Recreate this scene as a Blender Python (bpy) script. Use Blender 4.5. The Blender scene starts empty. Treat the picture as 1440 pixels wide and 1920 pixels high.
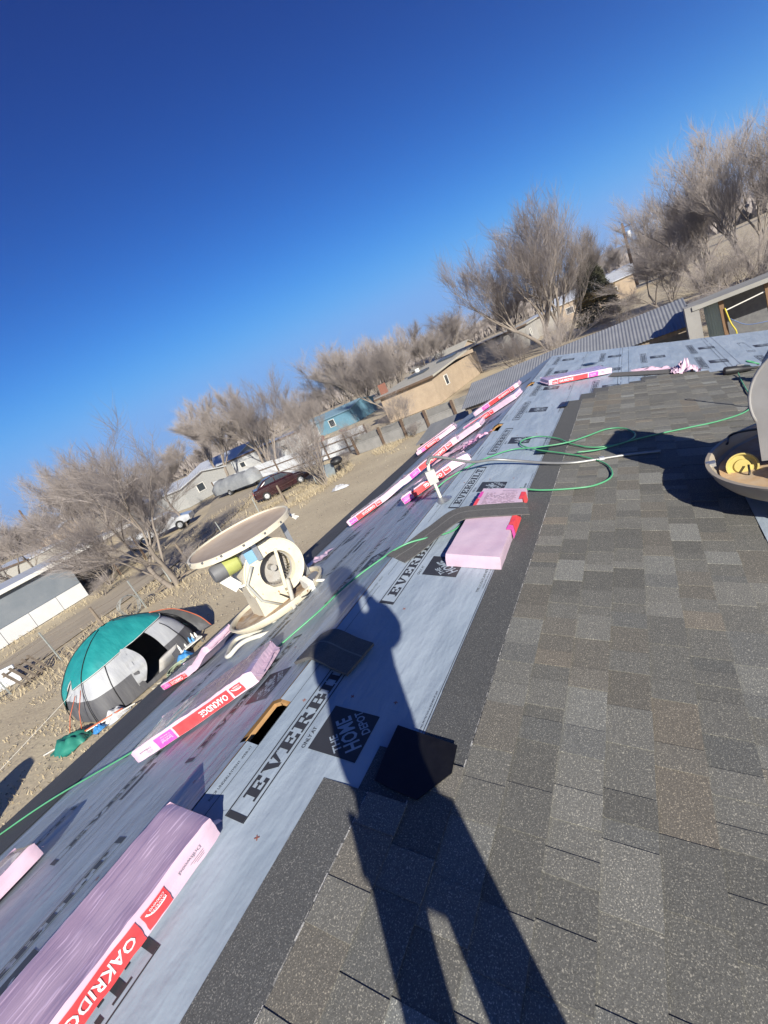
import bpy, math, random
from mathutils import Vector, Matrix, noise
random.seed(7)
sc = bpy.context.scene
COL = sc.collection
PI = math.pi
rad = math.radians

# ---------------------------------------------------------------- camera
ZR = 3.5                                    # ridge height above the ground
CAM = Vector((1.670, 0.0, 4.605))
cam = bpy.data.cameras.new('camera')
camo = bpy.data.objects.new('camera', cam)
COL.objects.link(camo)
cam.lens = 15.94
cam.sensor_width = 36.0
cam.clip_start = 0.05
cam.clip_end = 20000
camo.matrix_world = Matrix(((0.810726, 0.205944, 0.548005, CAM.x),
                            (0.424612, 0.437565, -0.792617, CAM.y),
                            (-0.403023, 0.875285, 0.267300, CAM.z),
                            (0, 0, 0, 1)))
sc.camera = camo

# ---------------------------------------------------------------- sky and sun
SUN_EL, SUN_AZ = rad(22), rad(137)
w = bpy.data.worlds.new('World')
sc.world = w
w.use_nodes = True
nt = w.node_tree
sky = nt.nodes.new('ShaderNodeTexSky')
sky.sky_type = 'NISHITA'
sky.sun_disc = False
sky.sun_elevation = SUN_EL
sky.sun_rotation = SUN_AZ
sky.altitude = 1600
sky.air_density = 0.8
sky.dust_density = 0.15
sky.ozone_density = 5.0
# clear, dry high-altitude air: one tone curve over the whole sky makes it a deeper blue than the model's default
sep = nt.nodes.new('ShaderNodeSeparateColor')
comb = nt.nodes.new('ShaderNodeCombineColor')
nt.links.new(sky.outputs[0], sep.inputs[0])
for i, (cap, g_, k_, sm_) in enumerate(((2.2, 2.4, 0.215, 0.9), (3.3, 1.95, 0.334, 2.0), (5.9, 1.4, 0.598, 3.0))):
    prev = sep.outputs[i]
    for op, val in (('SMOOTH_MIN', cap), ('POWER', g_), ('MULTIPLY', k_)):
        m_ = nt.nodes.new('ShaderNodeMath')
        m_.operation = op
        nt.links.new(prev, m_.inputs[0])
        m_.inputs[1].default_value = val
        m_.inputs[2].default_value = sm_
        prev = m_.outputs[0]
    nt.links.new(prev, comb.inputs[i])
nt.links.new(comb.outputs[0], nt.nodes['Background'].inputs[0])
nt.nodes['Background'].inputs[1].default_value = 0.08
sl = bpy.data.lights.new('sun', 'SUN')
sl.energy = 5.0
sl.angle = rad(0.53)
sl.color = (1.0, 0.95, 0.85)
so = bpy.data.objects.new('sun', sl)
COL.objects.link(so)
TO_SUN = Vector((math.sin(SUN_AZ) * math.cos(SUN_EL), math.cos(SUN_AZ) * math.cos(SUN_EL), math.sin(SUN_EL)))
so.rotation_euler = (-TO_SUN).to_track_quat('-Z', 'Y').to_euler()
sc.view_settings.view_transform = 'Standard'
sc.view_settings.look = 'None'
sc.view_settings.exposure = 0.70
sc.view_settings.gamma = 1.0
sc.view_settings.use_curve_mapping = False

# ---------------------------------------------------------------- materials
MATS = {}


def mat(name, c1, c2=None, scale=6.0, rough=0.8, bump=0.0, bscale=None, metal=0.0, detail=4.0, attr=None,
        speck=None, coat=0.0, stretch=None, spec=0.5, trans=0.0, lo=0.35, hi=0.65, randv=0.0, coords='Object', spstretch=None):
    """procedural material: two colours mixed by noise, optional attribute tint, speckles and relief"""
    if name in MATS:
        return MATS[name]
    m = bpy.data.materials.new(name)
    m.use_nodes = True
    t = m.node_tree
    N, K = t.nodes, t.links
    b = N['Principled BSDF']
    b.inputs['Roughness'].default_value = rough
    b.inputs['Metallic'].default_value = metal
    b.inputs['Coat Weight'].default_value = coat
    b.inputs['Specular IOR Level'].default_value = spec
    if trans:
        b.inputs['Transmission Weight'].default_value = trans
    tc = N.new('ShaderNodeTexCoord')
    co = tc.outputs[coords]
    if stretch:
        mp = N.new('ShaderNodeMapping')
        mp.inputs['Scale'].default_value = stretch
        K.new(co, mp.inputs[0])
        co = mp.outputs[0]
    c2 = c2 or tuple(x * 0.8 for x in c1)
    nz = N.new('ShaderNodeTexNoise')
    nz.inputs['Scale'].default_value = scale
    nz.inputs['Detail'].default_value = detail
    nz.inputs['Roughness'].default_value = 0.6
    K.new(co, nz.inputs['Vector'])
    rp = N.new('ShaderNodeValToRGB')
    rp.color_ramp.elements[0].position = lo
    rp.color_ramp.elements[1].position = hi
    rp.color_ramp.elements[0].color = (*c1, 1)
    rp.color_ramp.elements[1].color = (*c2, 1)
    K.new(nz.outputs['Fac'], rp.inputs[0])
    out = rp.outputs[0]

    def mix(kind, a, bb, fac=1.0):
        x = N.new('ShaderNodeMix')
        x.data_type = 'RGBA'
        x.blend_type = kind
        if isinstance(fac, float):
            x.inputs['Factor'].default_value = fac
        else:
            K.new(fac, x.inputs['Factor'])
        for v, i in ((a, 'A'), (bb, 'B')):
            s = [q for q in x.inputs if q.name == i and q.type == 'RGBA'][0]
            if isinstance(v, tuple):
                s.default_value = (*v, 1)
            else:
                K.new(v, s)
        return [q for q in x.outputs if q.type == 'RGBA'][0]
    if attr:
        at = N.new('ShaderNodeAttribute')
        at.attribute_name = attr
        out = mix('MULTIPLY', out, at.outputs['Color'])
    if randv:
        oi = N.new('ShaderNodeObjectInfo')
        mr = N.new('ShaderNodeMapRange')
        mr.inputs['To Min'].default_value = 1 - randv
        mr.inputs['To Max'].default_value = 1 + randv
        K.new(oi.outputs['Random'], mr.inputs[0])
        cc = N.new('ShaderNodeCombineColor')
        for i in range(3):
            K.new(mr.outputs[0], cc.inputs[i])
        out = mix('MULTIPLY', out, cc.outputs[0])
    if speck:
        scol, sscale, thr = speck
        vz = N.new('ShaderNodeTexNoise')
        vz.inputs['Scale'].default_value = sscale
        vz.inputs['Detail'].default_value = 1.5
        sco = tc.outputs[coords]
        if spstretch:
            mp2 = N.new('ShaderNodeMapping')
            mp2.inputs['Scale'].default_value = spstretch
            K.new(sco, mp2.inputs[0])
            sco = mp2.outputs[0]
        K.new(sco, vz.inputs['Vector'])
        r2 = N.new('ShaderNodeValToRGB')
        r2.color_ramp.elements[0].position = thr
        r2.color_ramp.elements[1].position = min(thr + 0.10, 1)
        K.new(vz.outputs['Fac'], r2.inputs[0])
        if scol[0] > 1:                       # brighter grains, or painted film glints, of the same colour
            out = mix('MIX', out, mix('MULTIPLY', out, scol), r2.outputs[0])
        else:
            out = mix('MIX', out, scol, r2.outputs[0])
    K.new(out, b.inputs['Base Color'])
    if bump:
        bz = N.new('ShaderNodeTexNoise')
        bz.inputs['Scale'].default_value = bscale or scale * 4
        bz.inputs['Detail'].default_value = 4
        K.new(co, bz.inputs['Vector'])
        bp = N.new('ShaderNodeBump')
        bp.inputs['Strength'].default_value = min(max(bump * 20, 0.25), 1.0)
        bp.inputs['Distance'].default_value = bump
        K.new(bz.outputs['Fac'], bp.inputs['Height'])
        K.new(bp.outputs[0], b.inputs['Normal'])
    MATS[name] = m
    return m


# ---------------------------------------------------------------- mesh building
class MB:
    """collects vertices and faces, then becomes ONE mesh object"""

    def __init__(self):
        self.v, self.f, self.c = [], [], []

    def add(self, vs, fs, col=None, M=None):
        o = len(self.v)
        if M is not None:
            vs = [M @ Vector(p) for p in vs]
        self.v += [tuple(p) for p in vs]
        self.f += [tuple(i + o for i in f) for f in fs]
        self.c += [col] * len(fs)
        return self

    def box(self, c, s, M=None, col=None, taper=1.0):
        x, y, z = s[0] / 2, s[1] / 2, s[2] / 2
        vs = []
        for k, sz in ((1.0, -z), (taper, z)):
            vs += [(c[0] - x * k, c[1] - y * k, c[2] + sz), (c[0] + x * k, c[1] - y * k, c[2] + sz),
                   (c[0] + x * k, c[1] + y * k, c[2] + sz), (c[0] - x * k, c[1] + y * k, c[2] + sz)]
        return self.add(vs, [(3, 2, 1, 0), (4, 5, 6, 7), (0, 1, 5, 4), (1, 2, 6, 5), (2, 3, 7, 6), (3, 0, 4, 7)], col, M)

    def hexa(self, p, col=None):
        """box from eight corners, bottom four then top four"""
        return self.add(p, [(3, 2, 1, 0), (4, 5, 6, 7), (0, 1, 5, 4), (1, 2, 6, 5), (2, 3, 7, 6), (3, 0, 4, 7)], col)

    def beam(self, a, b, wdt, hgt, up=(0, 0, 1), col=None):
        a, b = Vector(a), Vector(b)
        d = (b - a).normalized()
        u = Vector(up)
        s = d.cross(u)
        if s.length < 1e-4:
            s = d.cross(Vector((1, 0, 0)))
        s.normalize()
        u = s.cross(d)
        s, u = s * wdt / 2, u * hgt / 2
        p = [a - s - u, a + s - u, b + s - u, b - s - u, a - s + u, a + s + u, b + s + u, b - s + u]
        return self.add(p, [(3, 2, 1, 0), (4, 5, 6, 7), (0, 1, 5, 4), (1, 2, 6, 5), (2, 3, 7, 6), (3, 0, 4, 7)], col)

    def tube(self, path, r, n=8, cap=True, col=None):
        path = [Vector(p) for p in path]
        k = len(path)
        rs = r if isinstance(r, (list, tuple)) else [r] * k
        o = len(self.v)
        up = None
        for i, p in enumerate(path):
            d = path[min(i + 1, k - 1)] - path[max(i - 1, 0)]
            if d.length < 1e-9:
                d = Vector((0, 0, 1))
            d.normalize()
            if up is None:
                up = d.orthogonal().normalized()
            up = (up - d * up.dot(d))
            if up.length < 1e-6:
                up = d.orthogonal()
            up.normalize()
            s = d.cross(up)
            for j in range(n):
                a = 2 * PI * j / n
                self.v.append(tuple(p + (up * math.cos(a) + s * math.sin(a)) * rs[i]))
        for i in range(k - 1):
            for j in range(n):
                j2 = (j + 1) % n
                self.f.append((o + i * n + j, o + i * n + j2, o + (i + 1) * n + j2, o + (i + 1) * n + j))
                self.c.append(col)
        if cap:
            self.f.append(tuple(o + j for j in range(n))[::-1])
            self.f.append(tuple(o + (k - 1) * n + j for j in range(n)))
            self.c += [col, col]
        return self

    def lathe(self, prof, n=32, M=None, col=None, close=False):
        """prof: (radius, z) pairs turned round the z axis"""
        vs, fs = [], []
        k = len(prof)
        for (r, z) in prof:
            for j in range(n):
                a = 2 * PI * j / n
                vs.append((r * math.cos(a), r * math.sin(a), z))
        for i in range(k - 1):
            for j in range(n):
                j2 = (j + 1) % n
                fs.append((i * n + j, i * n + j2, (i + 1) * n + j2, (i + 1) * n + j))
        if close:
            fs.append(tuple(range(n))[::-1])
            fs.append(tuple((k - 1) * n + j for j in range(n)))
        return self.add(vs, fs, col, M)

    def prism(self, poly, h0, h1, M=None, col=None):
        """2-D outline (x, y) extruded from z=h0 to z=h1"""
        n = len(poly)
        vs = [(p[0], p[1], h0) for p in poly] + [(p[0], p[1], h1) for p in poly]
        fs = [tuple(range(n))[::-1], tuple(range(n, 2 * n))]
        fs += [(i, (i + 1) % n, n + (i + 1) % n, n + i) for i in range(n)]
        return self.add(vs, fs, col, M)

    def quad(self, a, b, c, d, col=None):
        return self.add([a, b, c, d], [(0, 1, 2, 3)], col)

    def mesh(self, name, m, smooth=False):
        me = bpy.data.meshes.new(name)
        me.from_pydata(self.v, [], self.f)
        if m:
            me.materials.append(m)
        if any(x is not None for x in self.c):
            ca = me.color_attributes.new('tint', 'FLOAT_COLOR', 'CORNER')
            d = []
            for f, x in zip(self.f, self.c):
                x = x or (1, 1, 1)
                d += [x[0], x[1], x[2], 1.0] * len(f)
            ca.data.foreach_set('color', d)
        if smooth:
            me.polygons.foreach_set('use_smooth', [True] * len(me.polygons))
            if smooth is not True:
                try:
                    me.set_sharp_from_angle(angle=rad(smooth))
                except Exception:
                    pass
        me.update()
        return me

    def build(self, name, m, parent=None, smooth=False):
        o = bpy.data.objects.new(name, self.mesh(name, m, smooth))
        COL.objects.link(o)
        if parent is not None:
            o.parent = parent
        return o


def thing(name, label, cat, loc=(0, 0, 0), rotz=0.0, group=None, M=None):
    o = bpy.data.objects.new(name, None)
    o.empty_display_size = 0.2
    COL.objects.link(o)
    if M is not None:
        o.matrix_world = M
    else:
        o.location = loc
        o.rotation_euler = (0, 0, rotz)
    tag(o, label, cat, group)
    return o


def tag(o, label=None, cat=None, group=None, kind=None):
    if label:
        o['label'] = label
    if cat:
        o['category'] = cat
    if group:
        o['group'] = group
    if kind:
        o['kind'] = kind
    return o


def copy_tree(o, parent=None):
    c = o.copy()
    COL.objects.link(c)
    if parent is not None:
        c.parent = parent
    for ch in list(o.children):
        copy_tree(ch, c)
    return c


_txt = {}


def text2d(s, bold=0.0):
    """outline of a piece of lettering, cap height 1, starting at x=0: (vertices, faces, width)"""
    key = (s, bold)
    if key in _txt:
        return _txt[key]
    cu = bpy.data.curves.new('lettering', 'FONT')
    cu.body = s
    cu.size = 1.0
    cu.resolution_u = 2
    cu.offset = bold
    ob = bpy.data.objects.new('lettering', cu)
    COL.objects.link(ob)
    dg = bpy.context.evaluated_depsgraph_get()
    me = bpy.data.meshes.new_from_object(ob.evaluated_get(dg))
    vs = [v.co.copy() for v in me.vertices]
    fs = [tuple(p.vertices) for p in me.polygons]
    bpy.data.objects.remove(ob)
    bpy.data.curves.remove(cu)
    bpy.data.meshes.remove(me)
    x0 = min(v.x for v in vs)
    x1 = max(v.x for v in vs)
    y0 = min(v.y for v in vs)
    y1 = max(v.y for v in vs)
    k = 1.0 / (y1 - y0)
    out = ([((v.x - x0) * k, (v.y - y0) * k) for v in vs], fs, (x1 - x0) * k)
    _txt[key] = out
    return out


def catmull(pts, n=8):
    P = [Vector(p) for p in pts]
    P = [P[0] * 2 - P[1]] + P + [P[-1] * 2 - P[-2]]
    out = []
    for i in range(1, len(P) - 2):
        for j in range(n):
            t = j / n
            a, b, c, d = P[i - 1], P[i], P[i + 1], P[i + 2]
            out.append(0.5 * ((2 * b) + (c - a) * t + (2 * a - 5 * b + 4 * c - d) * t * t + (3 * b - a - 3 * c + d) * t ** 3))
    out.append(P[-2])
    return out


# roof frames: s = metres down the slope from the ridge, y = along the ridge, h = off the surface
RP = rad(15)
CS, SN = math.cos(RP), math.sin(RP)


def PR(s, y, h=0.0):
    return Vector((s * CS + h * SN, y, ZR - s * SN + h * CS))


def PL(s, y, h=0.0):
    return Vector((-s * CS - h * SN, y, ZR - s * SN + h * CS))


def wave(x, y):
    return 0.0035 * noise.noise((x * 2.3, y * 0.9, 1.7)) + 0.0022 * noise.noise((x * 6, y * 2.2, 5.1))
# ================================================================ the setting: ground
M_ground = mat('dry_dirt', (0.42, 0.345, 0.235), (0.53, 0.445, 0.30), scale=0.35, rough=0.95, bump=0.03, bscale=9, detail=9,
               speck=((0.58, 0.50, 0.33), 14.0, 0.60))
g = MB()
xs = [-2600, -900, -300, -120] + list(range(-60, 24, 4)) + [60, 200, 900, 2600]
ys = [-2600, -600, -100, -20] + list(range(-4, 84, 4)) + [120, 250, 700, 1500, 2600]
for y in ys:
    for x in xs:
        z = 0.0 if abs(x) > 60 or y > 80 or y < -4 else 0.05 * noise.noise((x * 0.13, y * 0.13, 0.3)) - 0.03
        g.v.append((x, y, z))
nx = len(xs)
for j in range(len(ys) - 1):
    for i in range(nx - 1):
        g.f.append((j * nx + i, j * nx + i + 1, (j + 1) * nx + i + 1, (j + 1) * nx + i))
        g.c.append(None)
tag(g.build('ground', M_ground, smooth=True), kind='structure')
M_track = mat('grey_track', (0.34, 0.285, 0.21), (0.42, 0.355, 0.26), scale=1.2, rough=0.95, bump=0.03, bscale=12, detail=8, stretch=(1, 0.35, 1))
g = MB()
cent = [(-22.5, -6), (-23.0, 2), (-23.5, 8), (-24.5, 14), (-27, 20), (-31, 26), (-37, 32), (-48, 42)]
pp = catmull([(x, y, 0) for x, y in cent], 6)
for i, p in enumerate(pp):
    d = (pp[min(i + 1, len(pp) - 1)] - pp[max(i - 1, 0)]).normalized()
    s = Vector((d.y, -d.x, 0))
    for k in (-2.3, -1.2, 0, 1.2, 2.3):
        q = p + s * (k + 0.25 * noise.noise((i * 0.4, k, 3)))
        g.v.append((q.x, q.y, 0.026 + 0.008 * abs(k == 0)))
for i in range(len(pp) - 1):
    for k in range(4):
        g.f.append((i * 5 + k, i * 5 + k + 1, (i + 1) * 5 + k + 1, (i + 1) * 5 + k))
        g.c.append(None)
tag(g.build('dirt_track', M_track, smooth=True), kind='structure')

# ================================================================ the house with its roof
house = thing('house', 'house under the camera, its gable roof half covered in new grey shingles', 'house')
Y0, Y1 = -3.2, 10.4
SE_L, SE_R = 3.78, 4.08
M_wood = mat('roof_sheathing', (0.46, 0.27, 0.11), (0.36, 0.2, 0.08), scale=4, rough=0.8, stretch=(8, 1, 1), bump=0.002, bscale=40)
M_wall = mat('stucco_wall', (0.45, 0.38, 0.30), (0.40, 0.34, 0.27), scale=2, rough=0.95, bump=0.006, bscale=60)
M_trim = mat('fascia_paint', (0.42, 0.38, 0.33), (0.34, 0.30, 0.26), scale=5, rough=0.7)
HOLES = [(0.83, 1.045), (5.12, 5.42), (7.52, 7.82)]
HW = 0.052


def deck(P, se, name):
    b = MB()

    def slab(s0, s1, y0, y1, t=0.018, top=0.0):
        b.hexa([P(s0, y0, top - t), P(s1, y0, top - t), P(s1, y1, top - t), P(s0, y1, top - t),
                P(s0, y0, top), P(s1, y0, top), P(s1, y1, top), P(s0, y1, top)])
    slab(HW, se, Y0, Y1)
    e = Y0
    for a, c in HOLES:
        slab(0, HW, e, a)
        e = c
    slab(0, HW, e, Y1)
    return b.build(name, M_wood, house)


deck_r = deck(PR, SE_R, 'roof_deck')
deck_l = deck(PL, SE_L, 'roof_deck')
b = MB()
for P, se, sg in ((PR, SE_R, 1), (PL, SE_L, -1)):
    a, c = P(se, Y0, -0.02), P(se, Y1, -0.02)
    f = MB()
    f.box(((a.x) - sg * 0.014, (Y0 + Y1) / 2, a.z - 0.085), (0.025, Y1 - Y0, 0.15))
    f.build('fascia', M_trim, house)
    f = MB()
    e0 = P(se - 0.06, Y0, 0.0016)
    f.hexa([P(se - 0.06, Y0, 0.0005), P(se + 0.006, Y0, 0.0005), P(se + 0.006, Y1, 0.0005), P(se - 0.06, Y1, 0.0005),
            P(se - 0.06, Y0, 0.0018), P(se + 0.006, Y0, 0.0018), P(se + 0.006, Y1, 0.0018), P(se - 0.06, Y1, 0.0018)])
    f.build('drip_edge', mat('drip_edge_metal', (0.10, 0.10, 0.10), rough=0.5, metal=0.3), house)
    f = MB()
    f.hexa([P(0.0, Y1 - 0.03, -0.17), P(se, Y1 - 0.03, -0.17), P(se, Y1 - 0.004, -0.17), P(0.0, Y1 - 0.004, -0.17),
            P(0.0, Y1 - 0.03, -0.021), P(se, Y1 - 0.03, -0.021), P(se, Y1 - 0.004, -0.021), P(0.0, Y1 - 0.004, -0.021)])
    f.build('rake_board', M_trim, house)
ez = ZR - 3.4 * SN
for x, nm in ((-3.35, 'wall'), (3.6, 'wall')):
    f = MB()
    hh = ZR - abs(x) / CS * SN - 0.08
    f.box((x, (Y0 + Y1) / 2, hh / 2), (0.16, Y1 - Y0 - 0.7, hh))
    f.build(nm, M_wall, house)
for y in (Y0 + 0.35, Y1 - 0.35):
    f = MB()
    zl, zr = ZR - 3.35 / CS * SN - 0.09, ZR - 3.6 / CS * SN - 0.09
    f.add([(-3.27, y - 0.08, 0), (3.52, y - 0.08, 0), (3.52, y - 0.08, zr), (0, y - 0.08, ZR - 0.1), (-3.27, y - 0.08, zl),
           (-3.27, y + 0.08, 0), (3.52, y + 0.08, 0), (3.52, y + 0.08, zr), (0, y + 0.08, ZR - 0.1), (-3.27, y + 0.08, zl)],
          [(0, 1, 2, 3, 4), (9, 8, 7, 6, 5), (0, 5, 6, 1), (1, 6, 7, 2), (2, 7, 8, 3), (3, 8, 9, 4), (4, 9, 5, 0)])
    f.build('gable_wall', M_wall, house)

# ---------------------------------------------------------------- underlayment sheets
M_und = mat('synthetic_underlayment', (0.270, 0.324, 0.382), (0.338, 0.392, 0.450), scale=2.2, rough=0.40, bump=0.034, bscale=3.0,
            stretch=(2.2, 0.7, 2.2), spec=0.35, detail=5)
# fine woven relief on top of the long wrinkles
_t = M_und.node_tree
_n2 = _t.nodes.new('ShaderNodeTexNoise')
_n2.inputs['Scale'].default_value = 55
_n2.inputs['Detail'].default_value = 3
_b1 = [n for n in _t.nodes if n.type == 'BUMP'][0]
_b2 = _t.nodes.new('ShaderNodeBump')
_b2.inputs['Strength'].default_value = 0.35
_b2.inputs['Distance'].default_value = 0.002
_t.links.new([n for n in _t.nodes if n.type == 'TEX_COORD'][0].outputs['Object'], _n2.inputs['Vector'])
_t.links.new(_n2.outputs['Fac'], _b2.inputs['Height'])
_t.links.new(_b1.outputs[0], _b2.inputs['Normal'])
_t.links.new(_b2.outputs[0], _t.nodes['Principled BSDF'].inputs['Normal'])
M_ink = mat('black_print', (0.030, 0.032, 0.038), (0.045, 0.047, 0.055), scale=20, rough=0.5)


def sheet(P, s0, s1, y0, y1, h, holes=(), name='underlayment_sheet', m=None, st=0.085, amp=1.0, wob=0.0):
    b = MB()
    ns = max(2, int((s1 - s0) / st))
    ny = max(2, int((y1 - y0) / 0.13))
    ss = [s0 + (s1 - s0) * i / ns for i in range(ns + 1)]
    yy = [y0 + (y1 - y0) * i / ny for i in range(ny + 1)]
    if holes:
        ss = sorted(set(ss + [HW + 0.006]))
        yy = [y for y in yy if not any(a - 0.03 < y < c + 0.03 for a, c in holes)]
        yy = sorted(yy + [x for a, c in holes for x in (a - 0.006, c + 0.006)])
    for y in yy:
        for s in ss:
            k = 0.0 if s <= 0.001 else 1.0
            so_ = s + (wob * noise.noise((y * 1.3, s0, 2.2)) if s == ss[-1] else 0)
            p = P(so_, y, h + 0.003 + amp * k * wave(P(s, y).x, y))
            b.v.append(tuple(p))
    n = len(ss)
    for j in range(len(yy) - 1):
        ym = (yy[j] + yy[j + 1]) / 2
        for i in range(n - 1):
            sm = (ss[i] + ss[i + 1]) / 2
            if holes and sm < HW + 0.006 and any(a - 0.006 < ym < c + 0.006 for a, c in holes):
                continue
            b.f.append((j * n + i, j * n + i + 1, (j + 1) * n + i + 1, (j + 1) * n + i) if P is PR
                       else (j * n + i, (j + 1) * n + i, (j + 1) * n + i + 1, j * n + i + 1))
            b.c.append(None)
    return b.build(name, m or M_und, house, smooth=True)


HH = {}   # height of each sheet over the deck
sh_r1 = sheet(PR, 0.0, 0.70, Y0, Y1 + 0.01, 0.010, HOLES, wob=0.004)
sh_l1 = sheet(PL, 0.0, 0.97, Y0, Y1 + 0.01, 0.010, HOLES, wob=0.006)
sh_l2 = sheet(PL, 0.88, 2.27, Y0, Y1 + 0.01, 0.004, wob=0.006)
sh_l3 = sheet(PL, 2.18, 2.80, Y0, Y1 + 0.01, -0.0015, amp=0.4)
sh_r2 = sheet(PR, 0.62, 2.02, 5.7, Y1 + 0.01, 0.004)
sh_r3 = sheet(PR, 1.94, 3.30, 5.7, Y1 + 0.01, -0.001, amp=0.4)
sh_r4 = sheet(PR, 3.24, 4.07, 5.7, Y1 + 0.01, -0.0018, amp=0.2)
M_mem = mat('granulated_eave_membrane', (0.055, 0.057, 0.060), (0.075, 0.076, 0.078), scale=2.5, rough=0.85, bump=0.004, bscale=260,
            speck=((0.16, 0.16, 0.16), 330, 0.60))
sheet(PL, 2.60, 3.79, Y0, Y1 + 0.012, 0.006, name='eave_membrane', m=M_mem, wob=0.012)

# slab-serif letters for the big boxed wordmark, drawn from strokes
GLY = {
    'E': ([(0, 0, .8, .15), (0, .85, .8, 1), (.12, .15, .37, .85), (.37, .43, .58, .57), (.64, .15, .8, .34), (.64, .66, .8, .85), (.52, .34, .6, .43), (.52, .57, .6, .66)], [], .88),
    'V': ([(0, .87, .42, 1), (.54, .87, .88, 1)], [[(.08, .87), (.36, .87), (.55, 0), (.38, 0)], [(.62, .87), (.78, .87), (.58, .12), (.51, .17)]], .90),
    'R': ([(0, 0, .48, .13), (.12, .13, .37, .87), (0, .87, .64, 1), (.37, .43, .62, .56), (.58, .56, .82, .87)], [[(.46, .43), (.70, .43), (.94, 0), (.64, 0)]], .96),
    'B': ([(0, 0, .70, .13), (0, .87, .66, 1), (.12, .13, .37, .87), (.37, .45, .66, .56), (.56, .56, .80, .87), (.60, .13, .86, .45)], [], .92),
    'I': ([(0, 0, .5, .13), (0, .87, .5, 1), (.125, .13, .375, .87)], [], .56),
    'L': ([(0, 0, .8, .13), (0, .87, .5, 1), (.125, .13, .375, .87), (.66, .13, .8, .36)], [], .86),
    'T': ([(.3, .13, .55, .84), (.17, 0, .68, .13), (0, .84, .85, 1), (0, .62, .14, .84), (.71, .62, .85, .84)], [], .90)}


def wordmark():
    """boxed EVERBILT: list of quads in (u, v), 0.90 long and 0.088 high"""
    out = []
    x = 0.075
    H, v0 = 0.056, 0.016
    W = sum(GLY[c][2] for c in 'EVERBILT')
    k = (0.90 - 0.13) / W
    for c in 'EVERBILT':
        rc, pg, adv = GLY[c]
        for (a, e, c2, d) in rc:
            out.append([(x + a * k, v0 + e * H), (x + c2 * k, v0 + e * H), (x + c2 * k, v0 + d * H), (x + a * k, v0 + d * H)])
        for q in pg:
            out.append([(x + p[0] * k, v0 + p[1] * H) for p in q])
        x += adv * k
    n = 18
    for i in range(n):
        for (v, t) in ((0, .005), (.083, .005)):
            out.append([(.9 * i / n, v), (.9 * (i + 1) / n, v), (.9 * (i + 1) / n, v + t), (.9 * i / n, v + t)])
    for u in (0, .876):
        out.append([(u, .0055), (u + .024, .0055), (u + .024, .0825), (u, .0825)])
    return out


WM = wordmark()


M_print = mat('sheet_print', (0.92, 0.92, 0.92), (1.0, 1.0, 1.0), scale=20, rough=0.5, attr='tint')
INK, GAP = (0.036, 0.038, 0.045), (0.305, 0.358, 0.415)


class Printer:
    """writes on one underlayment sheet; up is away from the right-hand edge, reading direction is along the ridge"""

    def __init__(self, P, h, sg, sheet_obj):
        self.P, self.h, self.sg, self.o = P, h + 0.003, sg, sheet_obj
        self.small, self.red = MB(), MB()

    def pt(self, s, y, u, v, dz):
        ss = s - v if self.sg > 0 else s + v
        q = self.P(ss, y + u, 0)
        return self.P(ss, y + u, self.h + wave(q.x, y + u) + dz)

    def quads(self, mb, qs, s, y, dz=0.0016, col=INK):
        for q in qs:
            mb.add([self.pt(s, y, u, v, dz) for u, v in q], [tuple(range(len(q)))], col)

    def text(self, mb, string, s, y, size, u0=0.0, v0=0.0, dz=0.0016, bold=0.0, rot=0.0, sx=1.0, col=INK):
        vs, fs, W = text2d(string, bold)
        c, n = math.cos(rot), math.sin(rot)
        mb.add([self.pt(s, y, u0 + (a * sx * c - b * n) * size, v0 + (a * sx * n + b * c) * size, dz) for a, b in vs], fs, col)

    def row(self, s, y, only=True):
        """wordmark with its right edge at s, then the square logo on the side of the lap edge"""
        mb = MB()
        self.quads(mb, WM, s, y)
        mb.build('printed_wordmark', M_print, self.o)
        mb = MB()
        L = 0.215
        s2 = s + (0.05 + L) * self.sg
        y2 = y + 0.32
        n = 6
        self.quads(mb, [[(L * i / n, L * j / n), (L * (i + 1) / n, L * j / n), (L * (i + 1) / n, L * (j + 1) / n), (L * i / n, L * (j + 1) / n)]
                        for i in range(n) for j in range(n)], s2, y2)
        r = PI / 4
        for (tx, u, v, z, k) in (('THE', .032, .074, .033, 1.0), ('HOME', .070, .006, .068, .66), ('DEPOT', .138, .003, .036, .78)):
            self.text(mb, tx, s2, y2, z, u, v, 0.0026, 0.022, r, k, GAP)
        mb.build('printed_logo', M_print, self.o)
        if only:
            self.text(self.small, 'ONLY AT', s + 0.035 * self.sg, y2 - 0.005, 0.017, bold=0.01)

    def line(self, s, ya, yb, wdt=0.004, dash=None):
        y = ya
        st = 0.12
        mb = MB()
        while y < yb:
            e = min(y + st, yb)
            if not dash or random.random() < dash:
                self.quads(mb, [[(0, 0), (e - y, 0), (e - y, wdt), (0, wdt)]], s, y)
            y = e
        tag(mb.build('printed_lap_line', M_print, self.o), kind='stuff')

    def cross(self, s, y):
        a = random.uniform(0, 1.5)
        for t in (a, a + 1.57):
            c, n = math.cos(t) * 0.009, math.sin(t) * 0.009
            self.quads(self.red, [[(-c - n * .22, -n + c * .22), (c - n * .22, n + c * .22), (c + n * .22, n - c * .22), (-c + n * .22, -n - c * .22)]],
                       s, y, 0.0016 + 0.0004 * (t > a), (0.30, 0.11, 0.075))

    def done(self):
        if self.small.f:
            tag(self.small.build('printed_small_lettering', M_print, self.o), kind='stuff')
        if self.red.f:
            tag(self.red.build('printed_nail_marks', M_print, self.o), kind='stuff')


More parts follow.
